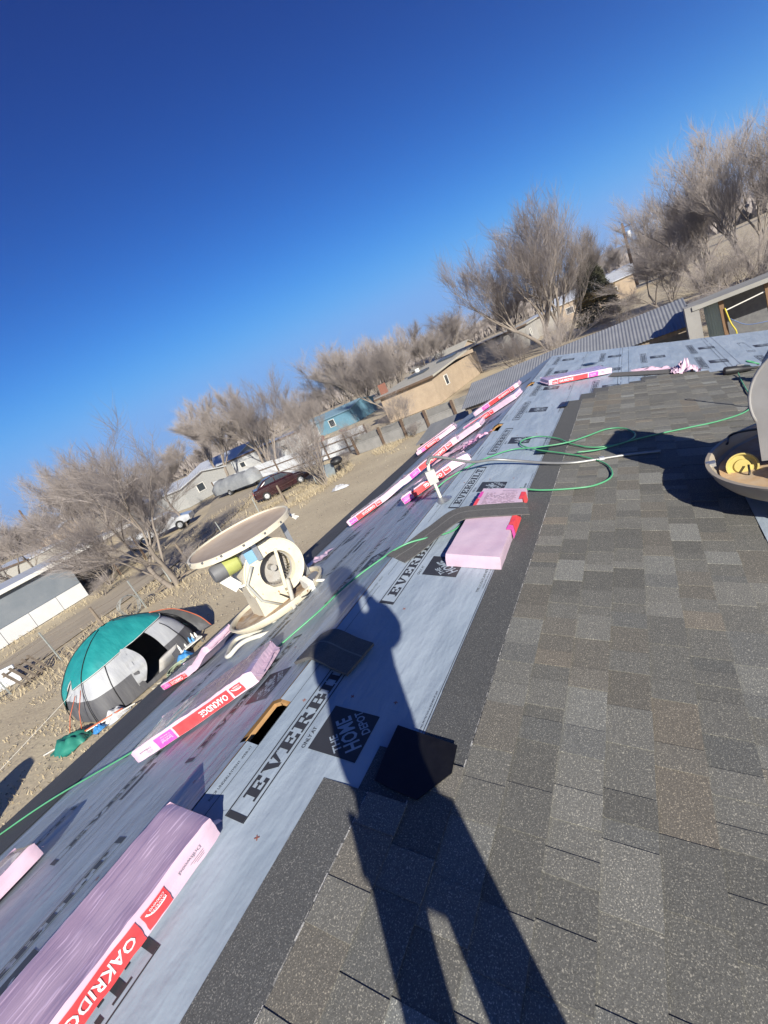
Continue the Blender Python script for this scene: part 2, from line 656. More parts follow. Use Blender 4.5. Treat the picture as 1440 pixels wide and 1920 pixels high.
PER = 1.245
p = Printer(PR, 0.010, 1, sh_r1)
y = 0.555 - 3 * PER
while y < 9.3:
    p.row(0.222, y)
    p.text(p.small, 'TYPE I, II, III & IV, AND ASTM D8257', 0.655, y + 0.20, 0.0165, bold=0.012)
    p.text(p.small, 'WARNING: SLIPPERY WHEN WET OR COVERED BY FROST. USE FALL PROTECTION AS REQUIRED BY LAW', 0.672, y + 0.24, 0.0085)
    p.text(p.small, 'ROOF UNDERLAYMENT  WRB-XT', 0.040, y + 0.02, 0.011)
    for k in range(2):
        p.cross(0.30 + 0.02 * k, y - 0.02 + k * 0.62)
    p.cross(0.52, y + 0.62)
    p.cross(0.115, y + 0.52)
    y += PER
p.line(0.062, Y0, Y1, 0.0022, 0.8)
p.line(0.682, Y0, Y1, 0.0025)
p.done()
p = Printer(PL, 0.010, -1, sh_l1)
y = 0.775 - 3 * PER
while y < 9.3:
    p.row(0.435, y)
    p.cross(0.62, y + 0.3)
    p.cross(0.20, y - 0.12)
    p.cross(0.36, y + 0.75)
    y += PER
p.line(0.055, Y0, Y1, 0.0024)
p.line(0.085, Y0, Y1, 0.002, 0.6)
p.line(0.90, Y0, Y1, 0.0022, 0.9)
p.done()
p = Printer(PL, 0.004, -1, sh_l2)
y = 0.30 - 3 * PER
while y < 9.3:
    p.row(1.10, y, False)
    p.row(1.80, y + 0.66, False)
    p.cross(1.5, y + 0.3)
    p.cross(1.62, y + 0.8)
    y += PER
p.line(2.20, Y0, Y1, 0.0022, 0.9)
p.line(1.00, Y0, Y1, 0.002, 0.7)
p.done()
p = Printer(PR, 0.004, 1, sh_r2)
for y in (6.0, 7.25, 8.5):
    p.row(1.02, y + 0.55, False)
    p.row(1.66, y, False)
for s in (1.26, 1.30, 1.40):
    p.line(s, 5.9, Y1, 0.004, 0.95)
p.done()
p = Printer(PR, -0.001, 1, sh_r3)
for y in (6.0, 7.25, 8.5):
    p.row(2.36, y + 0.35, False)
    p.row(3.02, y, False)
for s in (2.56, 2.61, 2.71):
    p.line(s, 5.9, Y1, 0.004, 0.95)
p.done()

# ---------------------------------------------------------------- shingles, one object each
M_shg = mat('shingle_granules', (0.62, 0.62, 0.62), (1.0, 1.0, 1.0), scale=150, rough=0.9, bump=0.004, bscale=260, attr='tint', lo=0.3, hi=0.7,
            speck=((2.5, 2.4, 2.2), 250, 0.575), randv=0.06, spec=0.2)
PALETTE = [((0.170, 0.166, 0.150), 7), ((0.150, 0.147, 0.134), 5), ((0.190, 0.186, 0.168), 5), ((0.176, 0.165, 0.143), 3),
           ((0.218, 0.217, 0.199), 1.8), ((0.198, 0.178, 0.148), 0.8), ((0.158, 0.158, 0.148), 4), ((0.250, 0.256, 0.240), 0.7)]


def pick():
    r = random.uniform(0, sum(x for _, x in PALETTE))
    for c, x in PALETTE:
        r -= x
        if r <= 0:
            break
    k = random.uniform(0.92, 1.08)
    return tuple(v * k for v in c)


EXPO, SHH, ZL = 0.143, 0.333, 0.0150


def shingle_mesh(i, cut=1.0):
    """x along the course 0..1, y down the slope, z off the roof; teeth of the top layer are real steps"""
    b = MB()
    t = 0.0031

    def zz(y):
        return ZL * y / SHH
    hd = (0.100, 0.102, 0.103)

    def slab(x0, x1, y0, y1, lo, hi, col):
        b.hexa([(x0, y0, zz(y0) + lo), (x1, y0, zz(y0) + lo), (x1, y1, zz(y1) + lo), (x0, y1, zz(y1) + lo),
                (x0, y0, zz(y0) + hi), (x1, y0, zz(y0) + hi), (x1, y1, zz(y1) + hi), (x0, y1, zz(y1) + hi)], col)
    slab(0.0004, cut - 0.0004, 0, 0.187, 0, t, hd)
    x = 0.001
    while x < cut - 0.001:                      # pale line of granules at the head of the double layer
        e = min(x + random.uniform(0.006, 0.045), cut - 0.001)
        k = random.uniform(0.16, 0.52)
        slab(x, e, 0.1815 + random.uniform(-.001, .001), 0.186 + random.uniform(-.001, .0008), t * .9, t * 1.25, (k, k * .98, k * .93))
        x = e + (random.uniform(0, 0.014))
    x = 0.0004
    up = random.random() < 0.5
    while x < cut - 0.0015:
        wd = random.choice((random.uniform(0.06, 0.12), random.uniform(0.11, 0.21)))
        e = x + wd
        if e > cut - 0.05:
            e = cut - 0.0004
        col = pick()
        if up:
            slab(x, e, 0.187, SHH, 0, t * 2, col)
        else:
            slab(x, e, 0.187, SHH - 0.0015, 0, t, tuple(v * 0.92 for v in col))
        x = e
        up = not up
    return b.mesh('shingle', M_shg)


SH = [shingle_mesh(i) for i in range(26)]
nails = 0
stop = {-2: 0.79, -1: 0.97, 0: 6.28, 1: 6.62, 2: 6.9, 3: 6.95, 4: 6.95, 5: 7.12, 6: 7.34, 7: 7.36, 8: 7.36, 9: 7.30, 10: 7.20, 11: 7.25}
WHITE0 = 0.88
k = -2
nsh = 0
while True:
    top = WHITE0 - 0.19 + EXPO * k
    if top + SHH > SE_R + 0.02:
        break
    yend = stop.get(k, 7.3)
    y = yend
    first = True
    while y > -2.2:
        if first:
            ln = 1.0
        me = random.choice(SH)
        o = bpy.data.objects.new('shingle', me)
        COL.objects.link(o)
        o.parent = deck_r
        jit = random.uniform(-0.0012, 0.0012)
        org = PR(top + jit, y, 0.0135 if k < 1 else 0.0135)
        # x axis runs along -Y so that (x, y, z) stays right-handed
        ux, uy, uz = Vector((0, -1, 0)), Vector((CS, 0, -SN)), Vector((SN, 0, CS))
        o.matrix_world = Matrix(((ux.x, uy.x, uz.x, org.x), (ux.y, uy.y, uz.y, org.y), (ux.z, uy.z, uz.z, org.z), (0, 0, 0, 1)))
        nsh += 1
        y -= 1.0
    k += 1
# ================================================================ bundles of shingles in pink wrap
M_film = mat('pink_wrap_film', (0.64, 0.44, 0.54), (0.70, 0.51, 0.60), scale=5, rough=0.34, bump=0.016, bscale=11, stretch=(0.35, 3.2, 2.0),
             spec=0.5, coat=0.25, detail=5)
M_filmt = mat('clear_film_painted_glints', (0.37, 0.26, 0.37), (0.50, 0.37, 0.48), scale=4, rough=0.24, bump=0.012, bscale=26, stretch=(0.16, 2.4, 1.0),
              spec=0.7, coat=0.6, detail=6, lo=0.3, hi=0.7, speck=((1.45, 1.5, 1.45), 9.0, 0.58), spstretch=(1.2, 12.0, 1.0))  # glossy wrinkle highlights painted into the film colour as pale lengthwise streaks
M_red = mat('red_label_film', (0.72, 0.055, 0.062), (0.78, 0.085, 0.085), scale=9, rough=0.35, coat=0.2, bump=0.004, bscale=20)
M_mag = mat('magenta_label_film', (0.72, 0.075, 0.36), (0.78, 0.11, 0.42), scale=9, rough=0.35, coat=0.2, bump=0.004, bscale=20)
M_whi = mat('white_label_print', (0.86, 0.80, 0.82), rough=0.5)
M_gry = mat('grey_label_print', (0.30, 0.26, 0.30), rough=0.6)


def mat_frame(P, a, b, front=0.0):
    """frame on a slope: x from a to b, z off the roof, y away from the viewer's side; a and b are (s, y)"""
    A, B = P(*a), P(*b)
    n = Vector((SN, 0, CS)) if P is PR else Vector((-SN, 0, CS))
    if P is None:
        n = Vector((0, 0, 1))
    x = (B - A).normalized()
    y = n.cross(x).normalized()
    n = x.cross(y)
    return A, x, y, n


def interp(pts, u):
    for (a, za), (b, zb) in zip(pts, pts[1:]):
        if u <= b:
            t = (u - a) / (b - a)
            t = t * t * (3 - 2 * t)
            return za + (zb - za) * t
    return pts[-1][1]


BN = 0


def bundle(label, P, a, b, L=1.0, W=0.33, H=0.092, bend=((0, 0), (1, 0)), logo_right=True, shift=0.0, h0=0.016, red_side=True,
           vec=None, lay=None, group='bundles of shingles in pink wrap', torn=False):
    """a wrapped bundle whose front lower edge runs from a towards b"""
    global BN
    BN += 1
    if vec:
        A, x, y, n = vec
    else:
        A, x, y, n = mat_frame(P, a, b)
    A = A + n * h0
    M = Matrix(((x.x, y.x, n.x, A.x), (x.y, y.y, n.y, A.y), (x.z, y.z, n.z, A.z), (0, 0, 0, 1)))
    t = thing('shingle_bundle', label, 'shingle bundle', group=group, M=M)
    sd = BN * 13.7
    NU = 40

    def base(u):
        return interp(bend, u / L)

    def pos(u, k, off=0.0):
        """k runs round the section: 0 front bottom, 1 front top, 2 back top, 3 back bottom"""
        k = k % 4
        r = 0.012
        i = int(k)
        f = k - i
        if i == 0:
            yy, zz, ny, nz = 0.0, r + (H - 2 * r) * f, -1, 0
        elif i == 1:
            yy, zz, ny, nz = W * f, H, 0, 1
        elif i == 2:
            yy, zz, ny, nz = W, H - (H - r) * f, 1, 0
        else:
            yy, zz, ny, nz = W * (1 - f), 0.0, 0, -1
        wob = 0.0045 * noise.noise((u * 9 + sd, yy * 14, zz * 40)) + 0.004 * noise.noise((u * 30 + sd, yy * 8, zz * 22)) - (0.010 * max(0, 1 - min(u, L - u) / .03))
        sag = 0.009 * noise.noise((u * 2.0, yy * 3, sd)) if i == 1 else 0.0
        d = off + wob
        return Vector((u + 0.004 * noise.noise((zz * 60, yy * 9, sd)), yy + ny * d, base(u) + zz + nz * d + sag))
    ks = [0, .25, .5, .75, .97, 1.03, 1.2, 1.4, 1.6, 1.8, 1.97, 2.03, 2.5, 3.0, 3.5]
    mb = MB()
    n_ = len(ks)
    for i in range(NU + 1):
        u = L * i / NU
        pin = 1.0
        for k in ks:
            mb.v.append(tuple(pos(u, k)))
    tops = MB()
    tops.v = mb.v
    for i in range(NU):
        for j in range(n_):
            j2 = (j + 1) % n_
            tgt = tops if 1.0 < ks[j] < 1.95 else mb
            tgt.f.append((i * n_ + j, (i + 1) * n_ + j, (i + 1) * n_ + j2, i * n_ + j2))
            tgt.c.append(None)
    mb.f += [tuple(range(n_)), tuple(NU * n_ + j for j in range(n_))[::-1]]
    mb.c += [None, None]
    mb.build('wrap', M_film, t, smooth=50)
    use = sorted({i for f_ in tops.f for i in f_})
    idx = {o_: i for i, o_ in enumerate(use)}
    tops.v = [tops.v[i] for i in use]
    tops.f = [tuple(idx[i] for i in f_) for f_ in tops.f]
    tops.build('clear_wrap_top', M_filmt, t, smooth=True)
    # sealed fin of film at each end
    for u, sg in ((0, -1), (L, 1)):
        f = MB()
        m = 10
        for i in range(m + 1):
            yy = W * (0.04 + 0.92 * i / m)
            z0 = base(u) + H * 0.5
            f.v += [(u + sg * 0.002, yy, z0), (u + sg * (0.022 + 0.012 * noise.noise((i * .7, sd, sg))), yy, z0 - 0.012 + 0.014 * noise.noise((i * .9, sd + 5, 0)))]
        for i in range(m):
            f.f.append((2 * i, 2 * i + 1, 2 * i + 3, 2 * i + 2))
            f.c.append(None)
        f.build('wrap_end_seal', M_film, t, smooth=True)
    if not red_side:
        return t

    # label strip printed on the film of the long side, wrapping a little onto the top
    def face(u, v, off):
        if logo_right:
            u, v = L - u, 1.0 - v
        return pos(min(max(u, 0.001), L - 0.001), 0.02 + 0.97 * v, off)

    def strip(u0, u1, v0, v1, off, m, name, par):
        g_ = MB()
        nu = max(2, int((u1 - u0) / 0.02))
        nv = 5
        for i in range(nu + 1):
            for j in range(nv + 1):
                g_.v.append(tuple(face(u0 + (u1 - u0) * i / nu, v0 + (v1 - v0) * j / nv, off)))
        for i in range(nu):
            for j in range(nv):
                q = (i * (nv + 1) + j, (i + 1) * (nv + 1) + j, (i + 1) * (nv + 1) + j + 1, i * (nv + 1) + j + 1)
                g_.f.append(q)
                g_.c.append(None)
        return g_.build(name, m, par, smooth=True)
    s0 = shift
    lay = lay or dict(logo=(.085, .165), red=(.18, .62), mag=(.635, .775))
    T = 0.0030
    rd = strip(s0 + lay['red'][0], min(s0 + lay['red'][1], L - .005), 0.0, 1.0, T, M_red, 'red_label', t)
    if s0 + lay['mag'][1] < L:
        mg = strip(s0 + lay['mag'][0], s0 + lay['mag'][1], 0.0, 1.0, T, M_mag, 'magenta_label', t)
        for q, (tx, vv, sz) in enumerate((('SureNail', .52, .018), ('TECHNOLOGY', .36, .009), ('TruDefinition', .16, .010))):
            vs, fs, Wd = text2d(tx)
            g_ = MB()
            g_.add([face(s0 + lay['mag'][0] + 0.014 + p_[0] * sz * min(1, .11 / (Wd * sz)), vv + p_[1] * sz / H, T + .0016) for p_ in vs], fs)
            g_.build('label_lettering', M_whi, mg)
    # lettering
    vs, fs, Wd = text2d('OAKRIDGE', 0.02)
    sz = 0.050
    tw = 0.215
    g_ = MB()
    g_.add([face(s0 + lay['red'][0] + 0.02 + p_[0] * tw / Wd, 0.22 + p_[1] * sz / H, T + .0018) for p_ in vs], fs)
    g_.build('label_lettering', M_whi, rd)
    # square logo: red field with a pale rounded arch and two words
    a0, a1 = s0 + lay['logo'][0], s0 + lay['logo'][1]
    lg = strip(a0, a1, .08, .92, T, M_red, 'logo', t)
    g_ = MB()
    nA = 14
    ctr, R1, R2 = ((a0 + a1) / 2, .05), (a1 - a0) * .52, (a1 - a0) * .44
    for i in range(nA):
        p_ = []
        for (r_, th) in ((R1, i), (R1, i + 1), (R2, i + 1), (R2, i)):
            th = PI * (0.08 + 0.62 * th / nA)
            p_.append(face(ctr[0] + r_ * math.cos(th) - .008, ctr[1] + .10 + r_ * math.sin(th) * 1.5 / H * .6, T + .0018))
        g_.add(p_, [(0, 1, 2, 3)])
    for tx, vv in (('OWENS', .34), ('CORNING', .17)):
        vs, fs, Wd = text2d(tx, 0.012)
        g_.add([face(a0 + .008 + p_[0] * (a1 - a0) * .62 / Wd, vv + p_[1] * .0105 / H, T + .0018) for p_ in vs], fs)
    tag(g_.build('label_lettering', M_whi, lg), kind='stuff')
    # colour name on the plain end of the film
    g_ = MB()
    vs, fs, Wd = text2d('Driftwood', 0.005)
    if s0 > 0.1:
        u0 = 0.07
    elif s0 + lay['mag'][1] + 0.2 < L:
        u0 = s0 + lay['mag'][1] + 0.05
    else:
        u0 = None
    if u0:
        g_.add([face(u0 + p_[0] * .085 / Wd, .30 + p_[1] * .017 / H, T) for p_ in vs], fs)
        for q in range(3):
            g_.add([face(u0 + x_, .58 + q * .1 + z_, T) for x_, z_ in ((0, 0), (.05 - .01 * q, 0), (.05 - .01 * q, .035), (0, .035))], [(0, 1, 2, 3)])
        tag(g_.build('printed_colour_name', M_gry, t), kind='stuff')
    return t


# big bundle lying along the ridge in the foreground
n_up = Vector((0.06, 0, 1)).normalized()
xx = Vector((0.02, 1.0, 0)).normalized()
yy = n_up.cross(xx).normalized()
A = PR(0.168, -0.50, 0.0)
bundle('largest pink-wrapped shingle bundle in the foreground, lying lengthwise on the ridge', None, None, None, shift=0.115, H=0.096, W=0.245,
       vec=(Vector((A.x, A.y, A.z + 0.008)), xx, yy, xx.cross(yy)), h0=0.004, bend=((0, 0), (1, 0)))
bundle('pink bundle with long red label and magenta end, below the hole in the ridge', PL, (1.275, .838), (.406, 1.205), L=0.985,
       bend=((0, 0.0), (.35, 0.0), (1, .012)))
bundle('sagging pink bundle bent in its middle, near the eave above the tent', PL, (2.97, 1.832), (1.985, 1.93), L=1.0,
       bend=((0, 0), (.5, .0), (.62, .012), (1, .10)), lay=dict(logo=(.50, .55), red=(.555, .82), mag=(.83, .96)), H=0.075)
# at the left edge of the picture
A = PL(1.285, -0.66)
n_l = Vector((-SN, 0, CS))
xx = Vector((0, 1, 0)) + Vector((CS, 0, SN)) * -0.10
xx.normalize()
bundle('pink bundle cut off by the left edge of the picture, lying along the slope', None, None, None,
       vec=(A, xx, n_l.cross(xx), n_l), lay=dict(logo=(.7, .75), red=(.76, .95), mag=(1.2, 1.3)), shift=0.0)
far = [
    ('bent pink bundle with its red label towards the eave, right of the left cooler', (2.28, 4.70), (1.28, 5.12), ((0, 0), (.6, 0), (1, .03)), dict(logo=(.42, .50), red=(.51, .84), mag=(.85, .96))),
    ('crumpled pink bundle end to end with the bent one beside the eave', (1.40, 5.10), (0.55, 5.42), ((0, .02), (.5, .05), (1, .08)), None),
    ('bright pink bundle with a glossy red label just behind the small grey junction box', (.70, 3.80), (-.02, 4.16), ((0, 0), (.75, 0), (1, -.02)), dict(logo=(.22, .29), red=(.30, .68), mag=(.69, .80))),
    ('pink bundle with dark red label midway along the far left slope', (1.40, 5.98), (.44, 6.06), ((0, 0), (1, .015)), dict(logo=(.40, .47), red=(.48, .84), mag=(.85, .95))),
    ('pink bundle with dark red label, second from the far edge near the ridge', (1.02, 6.86), (.03, 6.74), ((0, 0), (1, 0)), dict(logo=(.40, .46), red=(.47, .84), mag=(.85, .95))),
    ('farthest pink bundle on the left slope, red label and logo towards the ridge', (1.33, 8.40), (.36, 8.46), ((0, 0), (1, 0)), None),
    ('upper of the two pink bundles side by side at the far eave corner', (2.92, 8.55), (1.96, 8.80), ((0, 0), (1, 0)), dict(logo=(.40, .46), red=(.47, .76), mag=(.77, .86))),
    ('outermost pink bundle of the pair at the far eave corner', (3.22, 9.20), (2.26, 9.45), ((0, 0), (1, 0)), dict(logo=(.40, .46), red=(.47, .84), mag=(.85, .95))),
]
for lb, a, b, bd, ly in far:
    bundle(lb, PL, a, b, bend=bd, lay=ly, L=min(1.0, (PL(*a) - PL(*b)).length))
bundle('pink bundle with red label facing the camera beyond the laid shingles', PR, (.335, 7.33), (1.22, 7.86), logo_right=False, L=0.98,
       lay=dict(logo=(.05, .13), red=(.14, .60), mag=(.62, .76)))

# flat bundle with its printed face up on the right slope
A, x, y, n = mat_frame(PR, (.398, 2.235), (.715, 2.235))
x = (x + Vector((0, 1, 0)) * 0.02).normalized()
y = n.cross(x)
A = A + n * 0.016
M = Matrix(((x.x, y.x, n.x, A.x), (x.y, y.y, n.y, A.y), (x.z, y.z, n.z, A.z), (0, 0, 0, 1)))
t = thing('shingle_bundle', 'pale pink bundle lying flat with its printed face up, a loose shingle bent across it', 'shingle bundle', M=M,
          group='bundles of shingles in pink wrap')
mb = MB()
NU, NV = 26, 12
Wd, Ln, H = 0.325, 1.0, 0.085


def top(i, j):
    u, v = Wd * i / NV, Ln * j / NU
    return Vector((u, v, H + 0.0035 * noise.noise((u * 14, v * 9, 3.3)) + 0.002 * noise.noise((u * 40, v * 30, 1))))


for j in range(NU + 1):
    for i in range(NV + 1):
        mb.v.append(tuple(top(i, j)))
for j in range(NU):
    for i in range(NV):
        mb.f.append((j * (NV + 1) + i, j * (NV + 1) + i + 1, (j + 1) * (NV + 1) + i + 1, (j + 1) * (NV + 1) + i))
        mb.c.append(None)
rim = [(0, j) for j in range(NU)] + [(i, NU) for i in range(NV)] + [(NV, NU - j) for j in range(NU)] + [(NV - i, 0) for i in range(NV)]
o0 = len(mb.v)
for q, (i, j) in enumerate(rim):
    p = top(i, j)
    for z in (0.75, 0.5, 0.25, 0.0):
        w_ = 0.004 * noise.noise((p.x * 30, p.y * 30, z * 9)) + 0.004
        dx = -w_ if i == 0 else (w_ if i == NV else 0)
        dy = -w_ if j == 0 else (w_ if j == NU else 0)
        mb.v.append((p.x + dx, p.y + dy, p.z * z))
nr = len(rim)
for q in range(nr):
    q2 = (q + 1) % nr
    a_ = rim[q][1] * (NV + 1) + rim[q][0]
    b_ = rim[q2][1] * (NV + 1) + rim[q2][0]
    prev = (a_, b_)
    for z in range(4):
        cur = (o0 + q * 4 + z, o0 + q2 * 4 + z)
        mb.f.append((prev[0], prev[1], cur[1], cur[0]))
        mb.c.append(None)
        prev = cur
M_film2 = mat('pale_wrap_film', (0.56, 0.40, 0.49), (0.62, 0.47, 0.55), scale=5, rough=0.36, bump=0.004, bscale=40, coat=0.2)
mb.build('wrap', M_film2, t, smooth=50)


def on_top(u, v, dz=0.004):
    return Vector((u, v, H + 0.0035 * noise.noise((u * 14, v * 9, 3.3)) + 0.002 * noise.noise((u * 40, v * 30, 1)) + dz))


for (u0, u1, v0, v1, m, nm) in ((.303, .332, .40, .62, M_red, 'red_label'), (.300, .332, .33, .395, M_mag, 'magenta_label'), (.301, .331, .80, .93, M_red, 'red_label'),
                                (-.004, .020, .52, .80, M_red, 'red_label'), (-.004, .022, .82, .93, M_mag, 'magenta_label')):
    f = MB()
    nn = 8
    for i in range(nn + 1):
        v = v0 + (v1 - v0) * i / nn
        lo, hi = (on_top(u0, v), on_top(u1, v)) if u0 > 0.1 else (on_top(u0, v), on_top(u1, v))
        f.v += [tuple(lo), tuple(hi)]
        e = on_top(u1 if u0 > .1 else u0, v)
        f.v.append((e.x + (.012 if u0 > .1 else -.012), e.y, H * .25))
    for i in range(nn):
        f.f.append((3 * i, 3 * i + 1, 3 * i + 4, 3 * i + 3))
        k = 1 if u0 > .1 else 0
        f.f.append((3 * i + k, 3 * i + 2, 3 * i + 5, 3 * i + 3 + k))
        f.c += [None, None]
    f.build(nm, m, t)
f = MB()
for r in range(15):
    v = 0.90 - r * 0.021
    u = 0.05
    while u < 0.27:
        wl = random.uniform(.012, .04)
        if random.random() < .8:
            f.quad(on_top(u, v), on_top(min(u + wl, .28), v), on_top(min(u + wl, .28), v + .006), on_top(u, v + .006))
        u += wl + .008
vs, fs, Wt = text2d('Oakridge', 0.01)
f.add([on_top(.16 + p_[0] * .11 / Wt, .955 - .0 + p_[1] * .018 - .02) for p_ in vs], fs)
tag(f.build('printed_instructions', mat('grey_instruction_print', (0.36, 0.27, 0.32), rough=0.6), t), kind='stuff')

# ================================================================ loose shingles and scraps
M_loose = mat('loose_shingle_granules', (0.085, 0.082, 0.078), (0.105, 0.10, 0.095), scale=40, rough=0.9, bump=0.003, bscale=420,
              speck=((0.22, 0.21, 0.2), 380, 0.62))
M_back = mat('black_shingle_back', (0.006, 0.006, 0.007), (0.010, 0.010, 0.011), scale=30, rough=0.28, bump=0.001, bscale=200, spec=0.6)


def strip_shingle(name, label, path, side, wdt, thick=0.005, m=None, cat='shingle', lines=True, group=None):
    """a flexible shingle following a path of points; side is the direction across it"""
    pts = catmull(path, 8)
    mb = MB()
    sd = Vector(side).normalized()
    nw = 4
    for i, p in enumerate(pts):
        d = (pts[min(i + 1, len(pts) - 1)] - pts[max(i - 1, 0)]).normalized()
        s = (sd - d * sd.dot(d)).normalized()
        n = s.cross(d)
        if n.z < 0:
            n = -n
        for k in range(nw + 1):
            mb.v.append(tuple(p + s * wdt * (k / nw)))
        for k in range(nw + 1):
            mb.v.append(tuple(p + s * wdt * (k / nw) + n * thick))
    r = 2 * (nw + 1)
    for i in range(len(pts) - 1):
        a, b = i * r, (i + 1) * r
        for k in range(nw):
            mb.f.append((a + k, a + k + 1, b + k + 1, b + k))
            mb.f.append((a + nw + 1 + k, b + nw + 1 + k, b + nw + 2 + k, a + nw + 2 + k))
        mb.f.append((a, b, b + nw + 1, a + nw + 1))
        mb.f.append((a + nw, a + 2 * nw + 1, b + 2 * nw + 1, b + nw))
    for a in (0, (len(pts) - 1) * r):
        mb.f.append(tuple(a + k for k in range(nw + 1)) + tuple(a + nw + 1 + k for k in range(nw, -1, -1)))
    mb.c = [None] * len(mb.f)
    t = thing(name, label, cat, group=group)
    mb.build('shingle_sheet', m or M_loose, t, smooth=30)
    if lines:
        l = MB()
        for i in range(len(pts) - 1):
            q = []
            for j, wv in ((i, .52), (i + 1, .52), (i + 1, .56), (i, .56)):
                p = pts[j]
                d = (pts[min(j + 1, len(pts) - 1)] - pts[max(j - 1, 0)]).normalized()
                s = (sd - d * sd.dot(d)).normalized()
                n = s.cross(d)
                if n.z < 0:
                    n = -n
                q.append(p + s * wdt * wv + n * (thick + .001))
            l.add(q, [(0, 1, 2, 3)])
        l.build('nailing_line', mat('nailing_line_granules', (0.20, 0.195, 0.185), rough=0.9), t)
    return t


strip_shingle('loose_shingle', 'long loose shingle drooping over the pale flat bundle towards the ridge',
              [PR(.12, 2.22, .018), PR(.18, 2.34, .030), PR(.265, 2.53, .062), PR(.36, 2.67, .100), PR(.46, 2.715, .106), PR(.60, 2.75, .106), PR(.76, 2.785, .104), PR(.80, 2.795, .10)],
              (-0.42, 0.9, 0.1), 0.20, 0.007)
# short piece of cap shingles resting across the ridge
strip_shingle('loose_shingle', 'short dark stack of cap shingles lying across the ridge in the shadow of the head',
              [PL(.120, 1.30, .018), PL(.05, 1.29, .024), Vector((0.03, 1.285, ZR + .026)), PR(.15, 1.26, .026), PR(.245, 1.245, .024)],
              (0.10, 1, 0), 0.215, 0.016)
strip_shingle('loose_shingle', 'grey shingle lying flat beyond the staircase of laid shingles, beside a torn wrap',
              [PR(1.13, 7.62, .016), PR(1.45, 7.52, .02), PR(1.75, 7.44, .022), PR(2.0, 7.40, .02)], (0.35, 1, 0), 0.18, 0.006, lines=False)
# black square of shingle back at the end of the laid courses
mb = MB()
P9 = [(.585, 1.06, .034), (.705, 1.052, .033), (.835, 1.035, .046), (.588, .94, .034), (.71, .935, .034), (.845, .935, .036), (.60, .826, .036), (.69, .815, .036), (.765, .81, .036)]
for s, y, h in P9:
    mb.v.append(tuple(PR(s, y, h)))
for s, y, h in P9:
    mb.v.append(tuple(PR(s, y, h + .004)))
for j in range(2):
    for i in range(2):
        a = j * 3 + i
        mb.f += [(a, a + 1, a + 4, a + 3), (9 + a, 9 + a + 3, 9 + a + 4, 9 + a + 1)]
per = [0, 1, 2, 5, 8, 7, 6, 3]
for i in range(8):
    a, b = per[i], per[(i + 1) % 8]
    mb.f.append((a, 9 + a, 9 + b, b))
mb.c = [None] * len(mb.f)
tag(mb.build('shingle_scrap', M_back), 'glossy black square of upturned shingle at the step in the courses, inside the shadow', 'shingle scrap')
for (s0, s1, y0, y1, sk, lb) in ((.61, .715, 4.22, 4.42, .0, 'small black scrap beside the looped green hose at the edge of the courses'),
                                (.62, .72, 5.92, 6.18, .02, 'small black scrap at the far end of the dark shingle strip')):
    mb = MB()
    mb.hexa([PR(s0, y0, .032), PR(s1, y0 + sk, .034), PR(s1 + .006, y1, .038), PR(s0 + sk, y1 - .01, .032),
             PR(s0, y0, .036), PR(s1, y0 + sk, .038), PR(s1 + .006, y1, .042), PR(s0 + sk, y1 - .01, .036)])
    tag(mb.build('shingle_scrap', M_back), lb, 'shingle scrap')
mb = MB()
mb.prism([(-.13, 0), (-.03, -.09), (.14, .01), (.02, .10)], 0, .004, Matrix.Translation(PR(.80, 8.83, .03)) @ Matrix.Rotation(RP, 4, 'Y'))
tag(mb.build('shingle_scrap', M_back), 'black diamond-shaped scrap lying on the underlayment behind the far red-labelled bundle', 'shingle scrap')


# torn wrap: crumpled empty film
def crumple(name, label, P, ctr, size, seed, m=None, amp=0.10, rot=0.0):
    mb = MB()
    n = 22
    for j in range(n + 1):
        for i in range(n + 1):
            u, v = i / n - .5, j / n - .5
            e = 1 - max(abs(u), abs(v)) * 1.6
            a = u * size[0] * (1 + .25 * noise.noise((v * 4, seed, 0)))
            b_ = v * size[1] * (1 + .35 * noise.noise((u * 5, seed, 4)))
            h = abs(noise.noise((u * 3.6, v * 3.2, seed))) * amp * max(e, .12) * 2.2 + abs(noise.noise((u * 11, v * 9, seed + 3))) * amp * .45
            c, s = math.cos(rot), math.sin(rot)
            mb.v.append(tuple(P(ctr[0] + a * c - b_ * s, ctr[1] + a * s + b_ * c, .022 + h)))
    for j in range(n):
        for i in range(n):
            if noise.noise((i * .5, j * .5, seed + 9)) > .42:
                continue
            mb.f.append((j * (n + 1) + i, j * (n + 1) + i + 1, (j + 1) * (n + 1) + i + 1, (j + 1) * (n + 1) + i))
            mb.c.append(None)
    return tag(mb.build(name, m or M_film, smooth=True), label, 'plastic wrap', 'torn pieces of pink wrap')


crumple('torn_wrap', 'puffed empty pink wrap standing up beyond the end of the laid shingles', PR, (2.06, 7.42), (.30, .34), 3.1, amp=.17)
crumple('torn_wrap', 'flat strip of torn pink wrap reaching towards the upright crumpled wrap', PR, (1.75, 7.75), (.62, .20), 8.2, amp=.05, rot=-.35)
crumple('torn_wrap', 'ragged strip of torn pink wrap between two bundles on the far left slope', PL, (.62, 5.35), (.85, .16), 5.5, amp=.05, rot=.25)
crumple('torn_wrap', 'scrap of pink wrap beside the pan of the left cooler', PL, (2.15, 3.72), (.55, .26), 6.4, amp=.04, rot=.05)
crumple('torn_wrap', 'torn magenta and pink wrap by the ridge hole on the far left slope', PL, (.20, 5.05), (.40, .14), 2.4, amp=.06, rot=.2,
        m=mat('magenta_wrap_film', (0.76, 0.30, 0.50), (0.80, 0.55, 0.66), scale=6, rough=.35, bump=.004, bscale=30))
